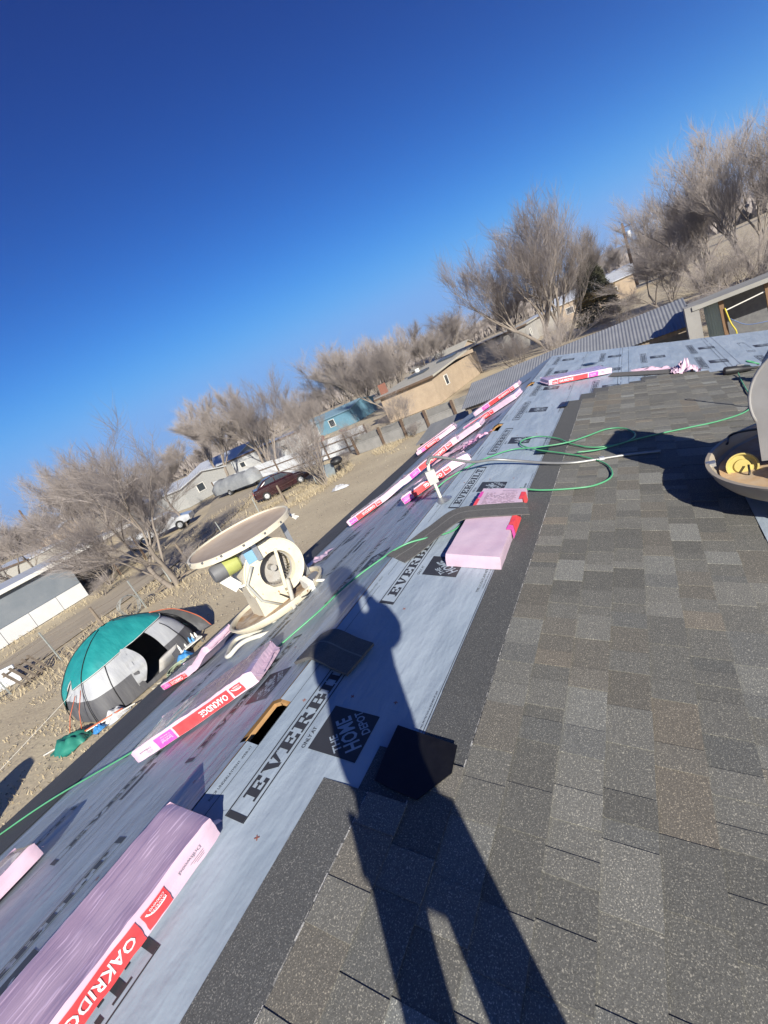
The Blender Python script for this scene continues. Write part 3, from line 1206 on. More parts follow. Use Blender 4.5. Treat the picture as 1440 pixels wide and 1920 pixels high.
# leftover strip of underlayment under the right cooler
mb = MB()
mb.hexa([PR(2.03, 2.62, .032), PR(2.30, 2.62, .032), PR(2.30, 3.30, .032), PR(2.03, 3.27, .032),
         PR(2.03, 2.62, .034), PR(2.30, 2.62, .034), PR(2.30, 3.30, .034), PR(2.03, 3.27, .034)])
tag(mb.build('underlayment_offcut', M_und), 'pale offcut of underlayment on the shingles in front of the right cooler', 'underlayment offcut')
# ================================================================ evaporative coolers with their side panels off
M_cream = mat('cream_cooler_enamel', (0.70, 0.635, 0.49), (0.57, 0.50, 0.37), scale=7, rough=0.5, bump=0.003, bscale=22, detail=9, hi=0.75,
              speck=((0.30, 0.17, 0.08), 26.0, 0.68))
M_white = mat('white_enamel', (0.74, 0.72, 0.67), (0.66, 0.64, 0.58), scale=9, rough=0.4)
M_rust = mat('rusty_scale', (0.33, 0.20, 0.10), (0.50, 0.42, 0.32), scale=12, rough=0.95, bump=0.012, bscale=25, detail=8)
M_rust2 = mat('tan_mineral_scale', (0.46, 0.28, 0.13), (0.56, 0.44, 0.30), scale=6, rough=0.95, bump=0.012, bscale=22, detail=8)
M_lid = mat('weathered_lid', (0.38, 0.295, 0.22), (0.48, 0.39, 0.30), scale=3, rough=0.9, bump=0.004, bscale=14, detail=8)
M_galv = mat('galvanised_steel', (0.42, 0.43, 0.44), (0.50, 0.51, 0.52), scale=14, rough=0.42, metal=0.75)
M_dgrey = mat('dark_grey_metal', (0.11, 0.11, 0.115), (0.15, 0.15, 0.15), scale=8, rough=0.6)
M_pvc = mat('grey_plastic_conduit', (0.42, 0.42, 0.38), (0.36, 0.36, 0.33), scale=9, rough=0.5)
M_pvcw = mat('cream_plastic_pipe', (0.62, 0.60, 0.52), (0.56, 0.54, 0.46), scale=9, rough=0.45)
M_yel = mat('yellow_green_motor', (0.40, 0.42, 0.12), (0.33, 0.35, 0.10), scale=9, rough=0.5)
M_blue = mat('blue_plastic', (0.05, 0.24, 0.52), (0.045, 0.20, 0.46), scale=9, rough=0.45)
M_black = mat('black_plastic', (0.018, 0.018, 0.02), rough=0.5)

cb = thing('evaporative_cooler', 'cream blower housing in a round pan under a level round lid, on the left slope', 'cooler', group='evaporative coolers on the roof')
PC = Vector((-1.60, 2.56, 3.185))


def pan(parent, c, R, depth, m_out, m_in, nm='pan', tilt=0.0):
    mb = MB()
    T = Matrix.Translation(c) @ Matrix.Rotation(rad(tilt), 4, 'Y')
    mb.lathe([(R * .93, -depth), (R * .99, -depth * .55), (R, 0.0), (R + .018, 0.004), (R + .018, .016), (R - .004, .016), (R - .014, 0.0), (R * .97, -depth * .5), (R * .90, -depth + .012), (0.001, -depth + .012)], 56, T)
    mb.lathe([(0.001, -depth), (R * .93, -depth)], 56, T)
    o = mb.build(nm, m_out, parent, smooth=40)
    f = MB()
    n = 40
    rings = 9
    for i in range(rings + 1):
        for j in range(n):
            a = 2 * PI * j / n
            r = R * .93 * i / rings
            x, y = r * math.cos(a), r * math.sin(a)
            f.v.append(tuple(T @ Vector((x, y, -depth + .020 + .016 * abs(noise.noise((x * 5, y * 5, R))) + (.02 if i == rings else 0)))))
    for i in range(rings):
        for j in range(n):
            j2 = (j + 1) % n
            f.f.append((i * n + j, i * n + j2, (i + 1) * n + j2, (i + 1) * n + j) if i else (j, n + j2, n + j))
            f.c.append(None)
    f.build('mineral_deposit', m_in, o, smooth=True)
    return o


pan(cb, PC, 0.47, 0.055, M_cream, M_rust, tilt=-7.5)
# low stand under the level pan
f = MB()
for dx, dy in ((-.28, -.28), (.28, -.28), (-.28, .28), (.28, .28)):
    x, y = PC.x + dx, PC.y + dy
    zr_ = ZR - abs(x) / CS * SN + .012
    f2 = MB()
    f2.beam((x, y, zr_), (x, y, PC.z - .083), .05, .05)
    f2.build('stand_leg', M_galv, cb)
# roof jack under the pan
f = MB()
f.box((PC.x, PC.y, PC.z - .16), (.46, .46, .14))
f.build('duct_collar', M_rust, cb)


def scroll(parent, c, ax, R, wd, m, m_dark, inlet=.19, out_dir=-1.0, name='blower_housing'):
    """snail-shell blower housing; ax = horizontal axis of the wheel (towards the viewer)"""
    ax = Vector(ax).normalized()
    up = Vector((0, 0, 1))
    rt = up.cross(ax).normalized()            # to the viewer's right
    prof = []
    n = 44
    for i in range(n + 1):
        th = rad(-100) + rad(300) * i / n     # grows while turning
        r = R * (0.80 + 0.32 * i / n)
        prof.append((r * math.cos(th), r * math.sin(th)))
    # outlet straight down
    xa, ya = prof[-1]
    xb, yb = prof[0]
    prof += [(xa - .01, -R * 1.22), (xb + .02, -R * 1.22)]
    mb = MB()

    def W(p, d):
        return c + rt * p[0] + up * p[1] + ax * d
    k = len(prof)
    for d in (wd / 2, -wd / 2):
        for p in prof:
            mb.v.append(tuple(W(p, d)))
    for i in range(k):
        j = (i + 1) % k
        mb.f.append((i, k + i, k + j, j))
        mb.c.append(None)
    # side walls as rings between the inlet circle and the shell
    for sgn, base in ((1, 0), (-1, k)):
        o0 = len(mb.v)
        for i, p in enumerate(prof):
            a = math.atan2(p[1], p[0])
            mb.v.append(tuple(W((inlet * math.cos(a), inlet * math.sin(a)), sgn * wd / 2)))
        o1 = len(mb.v)
        for i, p in enumerate(prof):
            a = math.atan2(p[1], p[0])
            mb.v.append(tuple(W((inlet * .93 * math.cos(a), inlet * .93 * math.sin(a)), sgn * (wd / 2 - .05))))
        for i in range(k):
            j = (i + 1) % k
            q = (base + i, base + j, o0 + j, o0 + i)
            mb.f.append(q if sgn > 0 else q[::-1])
            q = (o0 + i, o0 + j, o1 + j, o1 + i)
            mb.f.append(q if sgn > 0 else q[::-1])
            mb.c += [None, None]
    h = mb.build(name, m, parent, smooth=35)
    # rolled seam round the shell
    f = MB()
    for d in (wd / 2, -wd / 2):
        f.tube([W(p, d) for p in prof[:-2]], .008, 6)
    f.build('rolled_seam', m, h, smooth=True)
    # squirrel-cage wheel: back plate, hub, shaft and blades
    wheel = MB()
    fr = Matrix((( rt.x, up.x, ax.x, c.x), (rt.y, up.y, ax.y, c.y), (rt.z, up.z, ax.z, c.z), (0, 0, 0, 1)))
    wheel.lathe([(.001, -.02), (inlet * .98, -.02)], 32, fr)
    wheel.lathe([(.001, .07), (.03, .07), (.03, -.02)], 14, fr)
    wheel.lathe([(inlet * .99, wd / 2 - .07), (inlet * .90, wd / 2 - .07), (inlet * .90, wd / 2 - .085), (inlet * .99, wd / 2 - .085)], 32, fr)
    wh = wheel.build('blower_wheel', m_dark, parent, smooth=30)
    bl = MB()
    nb = 34
    for i in range(nb):
        a = 2 * PI * i / nb
        p0 = Vector((inlet * .96 * math.cos(a), inlet * .96 * math.sin(a)))
        p1 = Vector((inlet * .84 * math.cos(a + .12), inlet * .84 * math.sin(a + .12)))
        for z0, z1 in ((-.02, wd / 2 - .08),):
            bl.add([fr @ Vector((p0.x, p0.y, z0)), fr @ Vector((p1.x, p1.y, z0)), fr @ Vector((p1.x, p1.y, z1)), fr @ Vector((p0.x, p0.y, z1))], [(0, 1, 2, 3)])
    tag(bl.build('wheel_blades', m_dark, wh), kind='stuff')
    f = MB()
    f.beam(W((-inlet * .15, -inlet * 1.12), wd / 2 + .008), W((inlet * .35, inlet * 1.05), wd / 2 + .008), .028, .012, up=ax)
    f.build('bearing_bar', m, parent)
    return W


AX = (CAM - Vector((-1.72, 2.84, 3.4)))
AX.z = 0
AX.rotate(Matrix.Rotation(rad(16), 3, 'Z'))
HC = Vector((-1.56, 2.64, 3.468))
Wl = scroll(cb, HC, AX, 0.28, 0.35, M_cream, mat('wheel_steel', (0.40, 0.39, 0.37), (0.34, 0.30, 0.26), scale=8, rough=0.6, metal=.2), inlet=0.165)
# lid on three straps
LC = Vector((-1.738, 2.65, 3.834))
mb = MB()
mb.lathe([(.001, -.004), (.47, -.004), (.482, -.012), (.482, .026), (.493, .030), (.504, .024), (.504, -.020), (.47, -.024), (.001, -.016)], 64, Matrix.Translation(LC) @ Matrix.Rotation(rad(2.0), 4, 'X'))
lid = mb.build('lid', M_cream, cb, smooth=35)
mb = MB()
mb.lathe([(.001, .0), (.28, .004), (.45, .001), (.479, .016)], 64, Matrix.Translation(LC) @ Matrix.Rotation(rad(2.0), 4, 'X'))
mb.build('lid_face', M_lid, lid, smooth=True)
mb = MB()
for i in range(16):
    a = i * PI / 8 + .1
    mb.box((LC.x + .505 * math.cos(a), LC.y + .505 * math.sin(a), LC.z + .004), (.016, .016, .016))
tag(mb.build('rim_screws', M_dgrey, lid), kind='stuff')
rt = Vector((0, 0, 1)).cross(AX.normalized())
axn = AX.normalized()
for k, (dx, dd) in enumerate(((-.33, .05), (.02, -.28), (.30, -.05), (-.10, .20))):
    a = Vector((HC.x, HC.y, 0)) + rt * dx + axn * dd
    f = MB()
    f.beam((a.x, a.y, HC.z + .16 if k in (0, 3) else PC.z), (a.x, a.y, LC.z - .035), .045, .018, up=tuple(axn))
    f.build('lid_support', M_galv if k else M_dgrey, cb)
f = MB()
f.beam(LC + rt * -.30 + axn * .12 + Vector((0, 0, -.05)), LC + rt * .30 + axn * .12 + Vector((0, 0, -.05)), .05, .03)
f.build('cross_bar', M_galv, cb)
# motor with its bracket and blue-labelled pump housing
mc = HC + rt * -.37 + Vector((0, 0, .235)) + axn * .10
fr = Matrix(((rt.x, axn.x, 0, mc.x), (rt.y, axn.y, 0, mc.y), (rt.z, axn.z, 1, mc.z), (0, 0, 0, 1)))
Rx = fr @ Matrix.Rotation(PI / 2, 4, 'Y')
f = MB()
f.lathe([(.001, -.12), (.065, -.12), (.075, -.10), (.075, .0)], 24, Rx, None)
mo = f.build('motor', M_dgrey, cb, smooth=30)
f = MB()
f.lathe([(.077, -.01), (.079, .06), (.077, .11), (.060, .125), (.001, .125)], 24, Rx)
f.build('motor_band', M_yel, mo, smooth=30)
f = MB()
pc = mc + rt * .21 + axn * .05 + Vector((0, 0, -.01))
fr2 = Matrix(((rt.x, 0, axn.x, pc.x), (rt.y, 0, axn.y, pc.y), (rt.z, 1, axn.z, pc.z), (0, 0, 0, 1)))
f.lathe([(.001, -.02), (.082, -.02), (.090, .0), (.082, .02), (.001, .022)], 26, fr2)
pl_ = f.build('pulley', M_galv, cb, smooth=30)
f = MB()
f.box((0, 0, .03), (.085, .105, .012), fr2)
f.build('blue_label', mat('light_blue_label', (0.20, 0.38, 0.54), rough=.5), pl_)
f = MB()
f.tube([mc + rt * .17 + Vector((0, 0, -.08)) + axn * .11, HC + rt * -.30 + Vector((0, 0, .03)) + axn * .185, HC + rt * -.26 + Vector((0, 0, -.16)) + axn * .185, HC + rt * -.12 + Vector((0, 0, -.30)) + axn * .19], .014, 6)
f.build('drive_belt', M_pvc, cb, smooth=True)
f = MB()
f.beam(mc + rt * -.06 + Vector((0, 0, -.06)), mc + rt * .02 + Vector((0, 0, -.21)) + axn * -.02, .09, .016, up=tuple(axn))
f.beam(mc + rt * .02 + Vector((0, 0, -.205)) + axn * -.02, mc + rt * .20 + Vector((0, 0, -.23)) + axn * -.03, .09, .016)
f.build('motor_bracket', M_white, cb)
# float, overflow pipe and switch box standing in the pan
f = MB()
q = PC + rt * .36 + axn * .12
f.lathe([(.001, .02), (.065, .02), (.068, -.03), (.001, -.03)], 20, Matrix.Translation(q) @ Matrix.Rotation(.3, 4, 'X'))
f.build('float', M_galv, cb, smooth=30)
f = MB()
q = PC + rt * .20 + axn * .36 + Vector((0, 0, .07))
bm_ = Matrix.Translation(q) @ Matrix.Rotation(rad(-25), 4, 'Z') @ Matrix.Rotation(rad(14), 4, 'Y')
f.box((0, 0, 0), (.15, .055, .095), bm_)
sb = f.build('switch_box', M_white, cb)
f = MB()
f.tube([q + rt * .06, q + rt * .16 + axn * .05 + Vector((0, 0, -.06)), q + rt * .20 + axn * .07 + Vector((0, 0, -.085))], .014, 8)
f.build('cable_gland', M_white, sb, smooth=True)
# two looping cream pipes from the pan onto the roof
f = MB()
path = [HC + rt * .02 + axn * .20 + Vector((0, 0, -.12)), PC + rt * -.02 + axn * .45 + Vector((0, 0, .02)), PC + rt * -.13 + axn * .62 + Vector((0, 0, -.05)),
        PL(1.50, 1.99, .05), PL(1.62, 1.86, .04), PL(1.75, 1.93, .04), PL(1.86, 2.16, .05), PC + rt * -.18 + axn * .44 + Vector((0, 0, -.08)), PC + rt * -.20 + axn * .30 + Vector((0, 0, -.05))]
f.tube(catmull(path, 10), .019, 10)
f.build('flexible_pipe', M_pvcw, cb, smooth=True)
f = MB()
f.tube(catmull([PC + rt * .25 + axn * .36 + Vector((0, 0, .03)), PC + rt * .12 + axn * .47 + Vector((0, 0, .035)), PC + rt * .02 + axn * .40 + Vector((0, 0, .05)), HC + rt * -.10 + axn * .19 + Vector((0, 0, -.20))], 8), .006, 6)
f.build('power_wire', M_black, cb, smooth=True)
# broken white bracket leaning behind the lid
f = MB()
for a, b_ in (((.26, -.04, .315), (.40, -.03, .325)), ((.40, -.03, .325), (.47, -.02, .27)), ((.38, -.05, .325), (.46, -.08, .30)), ((.40, -.01, .33), (.43, .03, .27))):
    f.beam(HC + rt * a[0] + axn * a[1] + Vector((0, 0, a[2])), HC + rt * b_[0] + axn * b_[1] + Vector((0, 0, b_[2])), .035, .012)
f.build('side_bracket', M_white, cb)

# ---------------------------------------------------------------- cooler at the right edge
cr = thing('evaporative_cooler', 'cooler pan with rusty orange bottom and tall grey blower housing, cut by the right edge', 'cooler', group='evaporative coolers on the roof')
QC = Vector((2.46, 3.27, 3.25))
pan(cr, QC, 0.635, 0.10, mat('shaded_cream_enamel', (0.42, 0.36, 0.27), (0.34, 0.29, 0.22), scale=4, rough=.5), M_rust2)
for dx, dy in ((-.34, -.34), (.36, -.34), (-.34, .34), (.36, .34)):
    x, y = QC.x + dx, QC.y + dy
    f = MB()
    f.beam((x, y, ZR - x / CS * SN + .02), (x, y, QC.z - .098), .06, .06)
    f.build('stand_leg', M_galv, cr)
f = MB()
f.box((QC.x + .02, QC.y, QC.z - .27), (.55, .55, .34))
f.build('duct_collar', M_dgrey, cr)
AXR = Vector((-0.30, -0.95, 0))
HR = Vector((2.45, 3.34, 3.60))
scroll(cr, HR, AXR, 0.30, 0.40, mat('grey_housing_steel', (0.33, 0.32, 0.31), (0.28, 0.27, 0.26), scale=5, rough=.6), M_dgrey, inlet=.21)
# pump lying in the pan, round yellow base towards the camera
pq = Vector((1.99, 3.30, 3.205))
d = (CAM - pq).normalized()
qz = d.to_track_quat('Z', 'Y').to_matrix().to_4x4()
Mq = Matrix.Translation(pq) @ qz
f = MB()
f.lathe([(.001, -.16), (.052, -.16), (.062, -.10), (.062, -.02), (.001, -.02)], 26, Mq)
pu = f.build('pump', M_black, cr, smooth=35)
f = MB()
f.lathe([(.001, .004), (.040, .004), (.046, -.006), (.070, -.006), (.073, .012), (.082, .012), (.084, -.02), (.062, -.03)], 30, Mq)
f.build('pump_base', mat('yellow_pump_plastic', (0.55, 0.45, 0.14), (0.48, 0.38, 0.11), scale=14, rough=.6), pu, smooth=35)
f = MB()
f.tube(catmull([pq + d * .03 + Vector((.03, 0, .0)), pq + d * .06 + Vector((.02, -.03, -.05)), pq + Vector((-.02, -.02, -.07))], 6), .006, 6)
f.build('pump_cord', M_black, pu, smooth=True)
f = MB()
f.tube(catmull([HR + AXR * .23 + Vector((0, 0, .34)), HR + AXR * .24 + Vector((-.02, -.05, .12)), HR + AXR * .25 + Vector((.03, -.1, -.1)), QC + Vector((-.42, .42, .04)), QC + Vector((-.5, .3, .02))], 8), .008, 6)
f.build('power_wire', M_black, cr, smooth=True)
f = MB()
f.lathe([(.001, .13), (.07, .13), (.085, .10), (.085, 0), (.001, 0)], 20, Matrix.Translation(QC + Vector((-.16, -.28, -.08))))
f.build('drain_cup', mat('cream_drain_plastic', (.58, .47, .30), rough=.5), cr, smooth=35)
f = MB()
f.box((QC.x - .62, QC.y + .06, QC.z + .01), (.05, .035, .014))
f.box((QC.x - .615, QC.y + .03, QC.z + .006), (.035, .014, .022))
f.build('rim_clip', M_galv, cr)
# ---------------------------------------------------------------- hoses, conduit, junction box
M_hose = mat('green_air_hose', (0.09, 0.34, 0.17), (0.08, 0.29, 0.14), scale=9, rough=0.4)


def hose(name, label, pts, r, m, cat, n=10, parts=None):
    mb = MB()
    mb.tube(catmull(pts, n), r, 8)
    return tag(mb.build(name, m, smooth=True), label, cat)


hh = .028
lp = [PL(3.55, .26, hh), PL(3.30, .43, hh), PL(2.74, .69, hh), PL(1.72, .965, hh), PL(.95, 1.19, hh), PL(.56, 1.73, hh), PL(.44, 1.92, hh), PL(.36, 2.14, hh), PL(.16, 2.30, hh), Vector((.06, 2.42, ZR + hh)),
      PR(.30, 2.66, hh), PR(.345, 2.90, .05)]
hose('air_hose', 'green air hose stretched diagonally up the left slope to the pale flat bundle', lp, .0065, M_hose, 'hose')
hp = [PR(.63, 3.36, .05), PR(.78, 3.345, .042), PR(.98, 3.37, .042), PR(1.16, 3.44, .042), PR(1.27, 3.62, .045), PR(1.22, 3.88, .045), PR(1.05, 4.06, .045), PR(.85, 4.18, .045), PR(.60, 4.32, .04), PR(.43, 4.50, .036), PR(.43, 4.66, .036), PR(.56, 4.75, .036),
      PR(.76, 4.64, .04), PR(.92, 4.42, .046), PR(1.12, 4.30, .048), PR(1.34, 4.40, .046), PR(1.44, 4.62, .045), PR(1.36, 4.84, .045), PR(1.20, 4.86, .045), PR(1.02, 4.62, .052), PR(.86, 4.44, .056), PR(.60, 4.36, .048), PR(.36, 4.36, .032), PR(.16, 4.12, .032), PR(.05, 3.90, .032), PL(.10, 3.72, .032), PL(.20, 3.60, .032)]
hose('air_hose', 'green air hose looped in coils over the edge of the laid shingles', hp, .0070, M_hose, 'hose')
hose('air_hose', 'green air hose curving across the right slope to the nail gun',
     [PR(.98, 4.14, .062), PR(1.16, 4.22, .055), PR(1.40, 4.46, .045), PR(1.60, 4.62, .042), PR(1.86, 4.78, .042), PR(2.12, 4.95, .042), PR(2.36, 5.22, .042), PR(2.47, 5.6, .042), PR(2.50, 6.1, .042), PR(2.53, 6.55, .042), PR(2.55, 6.86, .06)], .0068, M_hose, 'hose')
# flexible metal conduit running from the junction box over the ridge
cp = catmull([Vector((.03, 3.20, 3.83)), Vector((.06, 3.32, 3.84)), PR(.16, 3.66, .17), PR(.30, 3.90, .10), PR(.50, 3.96, .06), PR(.75, 3.93, .045), PR(.95, 3.92, .045), PR(1.13, 3.98, .045), PR(1.36, 4.08, .045), PR(1.62, 4.15, .045)], 14)
rs = [.0135 if i % 2 else .0115 for i in range(len(cp))]
cond = thing('electrical_conduit', 'grey flexible metal conduit crossing from the small junction box to the right slope', 'conduit')
mb = MB()
fine = []
for a, b_ in zip(cp, cp[1:]):
    fine += [a, (a * 2 + b_) / 3, (a + b_ * 2) / 3]
mb.tube(fine, [.0138 if i % 2 else .0112 for i in range(len(fine))], 8)
mb.build('sheath', mat('conduit_steel', (.33, .33, .32), (.27, .27, .26), scale=9, rough=.45, metal=.5), cond, smooth=True)
mb = MB()
mb.tube([PR(1.16, 3.995, .045), PR(1.20, 4.012, .045)], .021, 10)
mb.build('coupling', M_galv, cond, smooth=30)
jb = thing('junction_box', 'small grey junction box on a bent pipe standing at the ridge', 'junction box', loc=(.03, 3.2, ZR))
mb = MB()
mb.tube(catmull([(0, 0, 0.0), (0, .0, .10), (-.005, .01, .18)], 6), .014, 8)
mb.build('pipe', M_pvcw, jb, smooth=True)
mb = MB()
bmx = Matrix.Translation((-.01, .012, .215)) @ Matrix.Rotation(rad(34), 4, 'Z')
mb.box((0, 0, 0), (.075, .05, .11), bmx)
jbx = mb.build('box', M_pvc, jb)
mb = MB()
mb.box((0, -.028, 0), (.079, .006, .114), bmx)
mb.build('cover', mat('box_cover', (.46, .46, .42), rough=.5), jbx)
mb = MB()
mb.tube(catmull([(-.01, .012, .268), (-.005, .03, .31), (0.0, .06, .335), (.01, .10, .338)], 6), .014, 8)
mb.build('elbow', M_pvcw, jb, smooth=True)
mb = MB()
mb.lathe([(.09, .0), (.05, .012), (.016, .03)], 20)
mb.build('flashing', M_galv, jb, smooth=True)

# ---------------------------------------------------------------- nail gun
ng = thing('nail_gun', 'dark pneumatic roofing nail gun lying at the end of the green hose', 'nail gun', M=Matrix.Translation(PR(2.58, 6.97, .045)) @ Matrix.Rotation(RP, 4, 'Y') @ Matrix.Rotation(rad(12), 4, 'Z'))
mb = MB()
mb.lathe([(.001, -.16), (.045, -.16), (.05, -.13), (.05, .0), (.035, .03), (.03, .10), (.016, .13), (.014, .19), (.001, .19)], 18, Matrix.Translation((0, 0, .03)) @ Matrix.Rotation(PI / 2, 4, 'Y'))
mb.build('body', M_black, ng, smooth=35)
mb = MB()
mb.box((-.06, .10, .02), (.05, .20, .045))
mb.build('handle', M_dgrey, ng)
mb = MB()
mb.lathe([(.001, -.03), (.06, -.03), (.064, 0), (.06, .03), (.001, .03)], 20, Matrix.Translation((.08, .09, .02)))
mb.build('nail_magazine', mat('dark_green_magazine', (.05, .07, .055), rough=.45), ng, smooth=35)
mb = MB()
mb.tube([(.15 + .06 * math.cos(a * .42), .06 + .085 * math.sin(a * .42), .05 + .05 * math.sin(a * .21)) for a in range(16)], .008, 6, cap=False)
mb.build('hose_whip', M_hose, ng, smooth=True)
mb = MB()
mb.box((.0, .0, .085), (.07, .03, .012))
mb.build('badge', M_galv, ng)

# steel anchor rod with an eye and a blue drink cooler beyond the right cooler
ar = thing('anchor_rod', 'pale steel rod with an eye at its top, standing behind the right cooler', 'anchor rod', loc=tuple(PR(2.62, 5.2, 0)))
mb = MB()
mb.tube([(0, 0, 0.0), (-.01, .0, .25), (-.015, .0, .52)], .012, 8)
mb.build('rod', M_white, ar, smooth=True)
mb = MB()
mb.tube([(-.015 + .028 * math.sin(a), 0, .545 + .035 * math.cos(a)) for a in [i * 2 * PI / 16 for i in range(17)]], .007, 6, cap=False)
mb.build('eye', M_white, ar, smooth=True)
bj = thing('water_jug', 'blue water jug with a black cap at the right edge, behind the cooler', 'water jug', loc=tuple(PR(2.98, 6.2, .04)))
mb = MB()
mb.lathe([(.001, 0), (.105, 0), (.115, .03), (.115, .24), (.09, .29), (.001, .29)], 20)
mb.build('body', mat('sky_blue_plastic', (.06, .34, .66), rough=.4), bj, smooth=35)
mb = MB()
mb.lathe([(.07, .28), (.075, .29), (.075, .37), (.05, .39), (.001, .39)], 18)
mb.build('cap', M_black, bj, smooth=35)

# aluminium ladder against the left eave
ld = thing('ladder', 'aluminium extension ladder leaning on the left eave, its rail ends capped in brown', 'ladder')
foot = Vector((-5.6, -.62, 0.0))
headp = PL(3.80, .47, 0) + Vector((-.035, 0, .22))
dv = Vector((0.0, .36, 0.0))
for k, (a, b_) in enumerate(((foot, headp), (foot - dv, headp - dv))):
    mb = MB()
    mb.beam(a, b_, .030, .075, up=(0, 1, 0))
    r_ = mb.build('rail', mat('aluminium', (.58, .58, .57), (.5, .5, .5), scale=12, rough=.38, metal=.7), ld)
    mb = MB()
    u_ = (b_ - a).normalized()
    mb.beam(b_ - u_ * .02, b_ + u_ * .085, .045, .088, up=(0, 1, 0))
    mb.build('end_cap', mat('brown_rubber', (.09, .065, .05), rough=.8), r_)
    mb = MB()
    mb.beam(b_ - u_ * .07, b_ - u_ * .022, .036, .08, up=(0, 1, 0))
    mb.build('warning_band', mat('yellow_label', (.62, .42, .05), rough=.5), r_)
for i in range(9):
    p_ = foot.lerp(headp, (i + .6) / 9.6)
    mb = MB()
    mb.tube([p_, p_ - dv], .016, 8)
    mb.build('rung', MATS['aluminium'], ld, smooth=30)

# ================================================================ the person taking the picture, seen only by the shadow
def skin_body(name, verts, edges, radii, m, parent, sub=2, root=0):
    me = bpy.data.meshes.new(name)
    me.from_pydata(verts, edges, [])
    o = bpy.data.objects.new(name, me)
    COL.objects.link(o)
    if parent is not None:
        o.parent = parent
    md = o.modifiers.new('skin', 'SKIN')
    for i, r in enumerate(radii):
        sv = me.skin_vertices[0].data[i]
        sv.radius = r if isinstance(r, tuple) else (r, r)
        sv.use_root = (i == root)
    md.use_smooth_shade = True
    if sub:
        s_ = o.modifiers.new('sub', 'SUBSURF')
        s_.levels = s_.render_levels = sub
    me.materials.append(m)
    return o


PX = Vector((1.82, -0.41, 0.0))
per_yaw = rad(43)
fz = ZR - (PX.x) / CS * SN + .03
pers = thing('person', 'person in cap, jacket and loose trousers holding a phone, casting the long shadow', 'person', loc=(PX.x, PX.y, fz), rotz=per_yaw)
# local frame: x right, y forward, z up; weight on the right leg, head bent over the phone
V = [(0, 0, .95), (.01, -.01, 1.12), (.03, 0, 1.32), (.06, .01, 1.46), (.10, .03, 1.55), (.125, .05, 1.64), (.13, .05, 1.75),
     (.075, 0, .88), (.085, .03, .48), (.10, -.02, .02), (.11, .10, -.005),
     (-.095, 0, .88), (-.115, .03, .52), (-.13, -.02, .12), (-.14, .10, .095),
     (.185, 0, 1.45), (.245, .10, 1.33), (.235, .30, 1.50),
     (-.075, 0, 1.47), (-.10, .12, 1.30), (.085, .30, 1.50)]
E_ = [(0, 1), (1, 2), (2, 3), (3, 4), (4, 5), (5, 6), (0, 7), (7, 8), (8, 9), (9, 10), (0, 11), (11, 12), (12, 13), (13, 14), (3, 15), (15, 16), (16, 17), (3, 18), (18, 19), (19, 20)]
Rr = [.12, .12, .13, .10, .058, .082, .075, .07, .055, .04, .04, .065, .05, .04, .04, .055, .042, .030, .055, .042, .030]
M_skin = mat('skin', (.45, .29, .21), (.40, .25, .18), scale=12, rough=.55)
skin_body('body', V, E_, Rr, M_skin, pers)
M_jack = mat('dark_jacket', (.035, .04, .055), (.05, .055, .07), scale=20, rough=.9, bump=.004, bscale=30)
M_trou = mat('work_trousers', (.09, .085, .075), (.12, .11, .095), scale=20, rough=.9, bump=.004, bscale=30)
Vj = [(-.005, 0, .98), (.0, -.01, 1.16), (.03, 0, 1.34), (.07, .0, 1.48), (.175, 0, 1.45), (.255, .09, 1.35), (.24, .26, 1.46), (-.075, 0, 1.47), (-.105, .11, 1.31), (.06, .26, 1.46)]
skin_body('jacket', Vj, [(0, 1), (1, 2), (2, 3), (3, 4), (4, 5), (5, 6), (3, 7), (7, 8), (8, 9)], [(.175, .14), (.185, .14), (.20, .145), (.125, .10), .10, .085, .06, .095, .08, .06], M_jack, pers)
Vt = [(0, 0, 1.0), (.078, 0, .86), (.085, .02, .50), (.10, -.02, .06), (-.105, 0, .86), (-.12, .02, .52), (-.13, -.02, .16)]
skin_body('trousers', Vt, [(0, 1), (1, 2), (2, 3), (0, 4), (4, 5), (5, 6)], [(.15, .12), .086, .082, .075, .066, .058, .056], M_trou, pers, sub=1)
mb = MB()
mb.lathe([(.104, 1.73), (.108, 1.78), (.100, 1.85), (.075, 1.89), (.001, 1.90)], 24, Matrix.Translation((.13, .04, 0)))
mb.prism([(.04, .13), (.05, .20), (.13, .235), (.21, .20), (.22, .13)], 1.735, 1.75)
mb.build('cap', mat('dark_cap', (.03, .03, .035), rough=.9), pers, smooth=35)
for xf, zf in ((.10, -.04), (-.13, .05)):
    mb = MB()
    mb.prism([(-.05, -.10), (.05, -.10), (.055, .06), (.045, .15), (0, .18), (-.045, .15), (-.055, .06)], zf, zf + .085, Matrix.Translation((xf, .0, 0)))
    mb.build('boot', mat('boot_leather', (.10, .06, .035), rough=.7), pers, smooth=35)


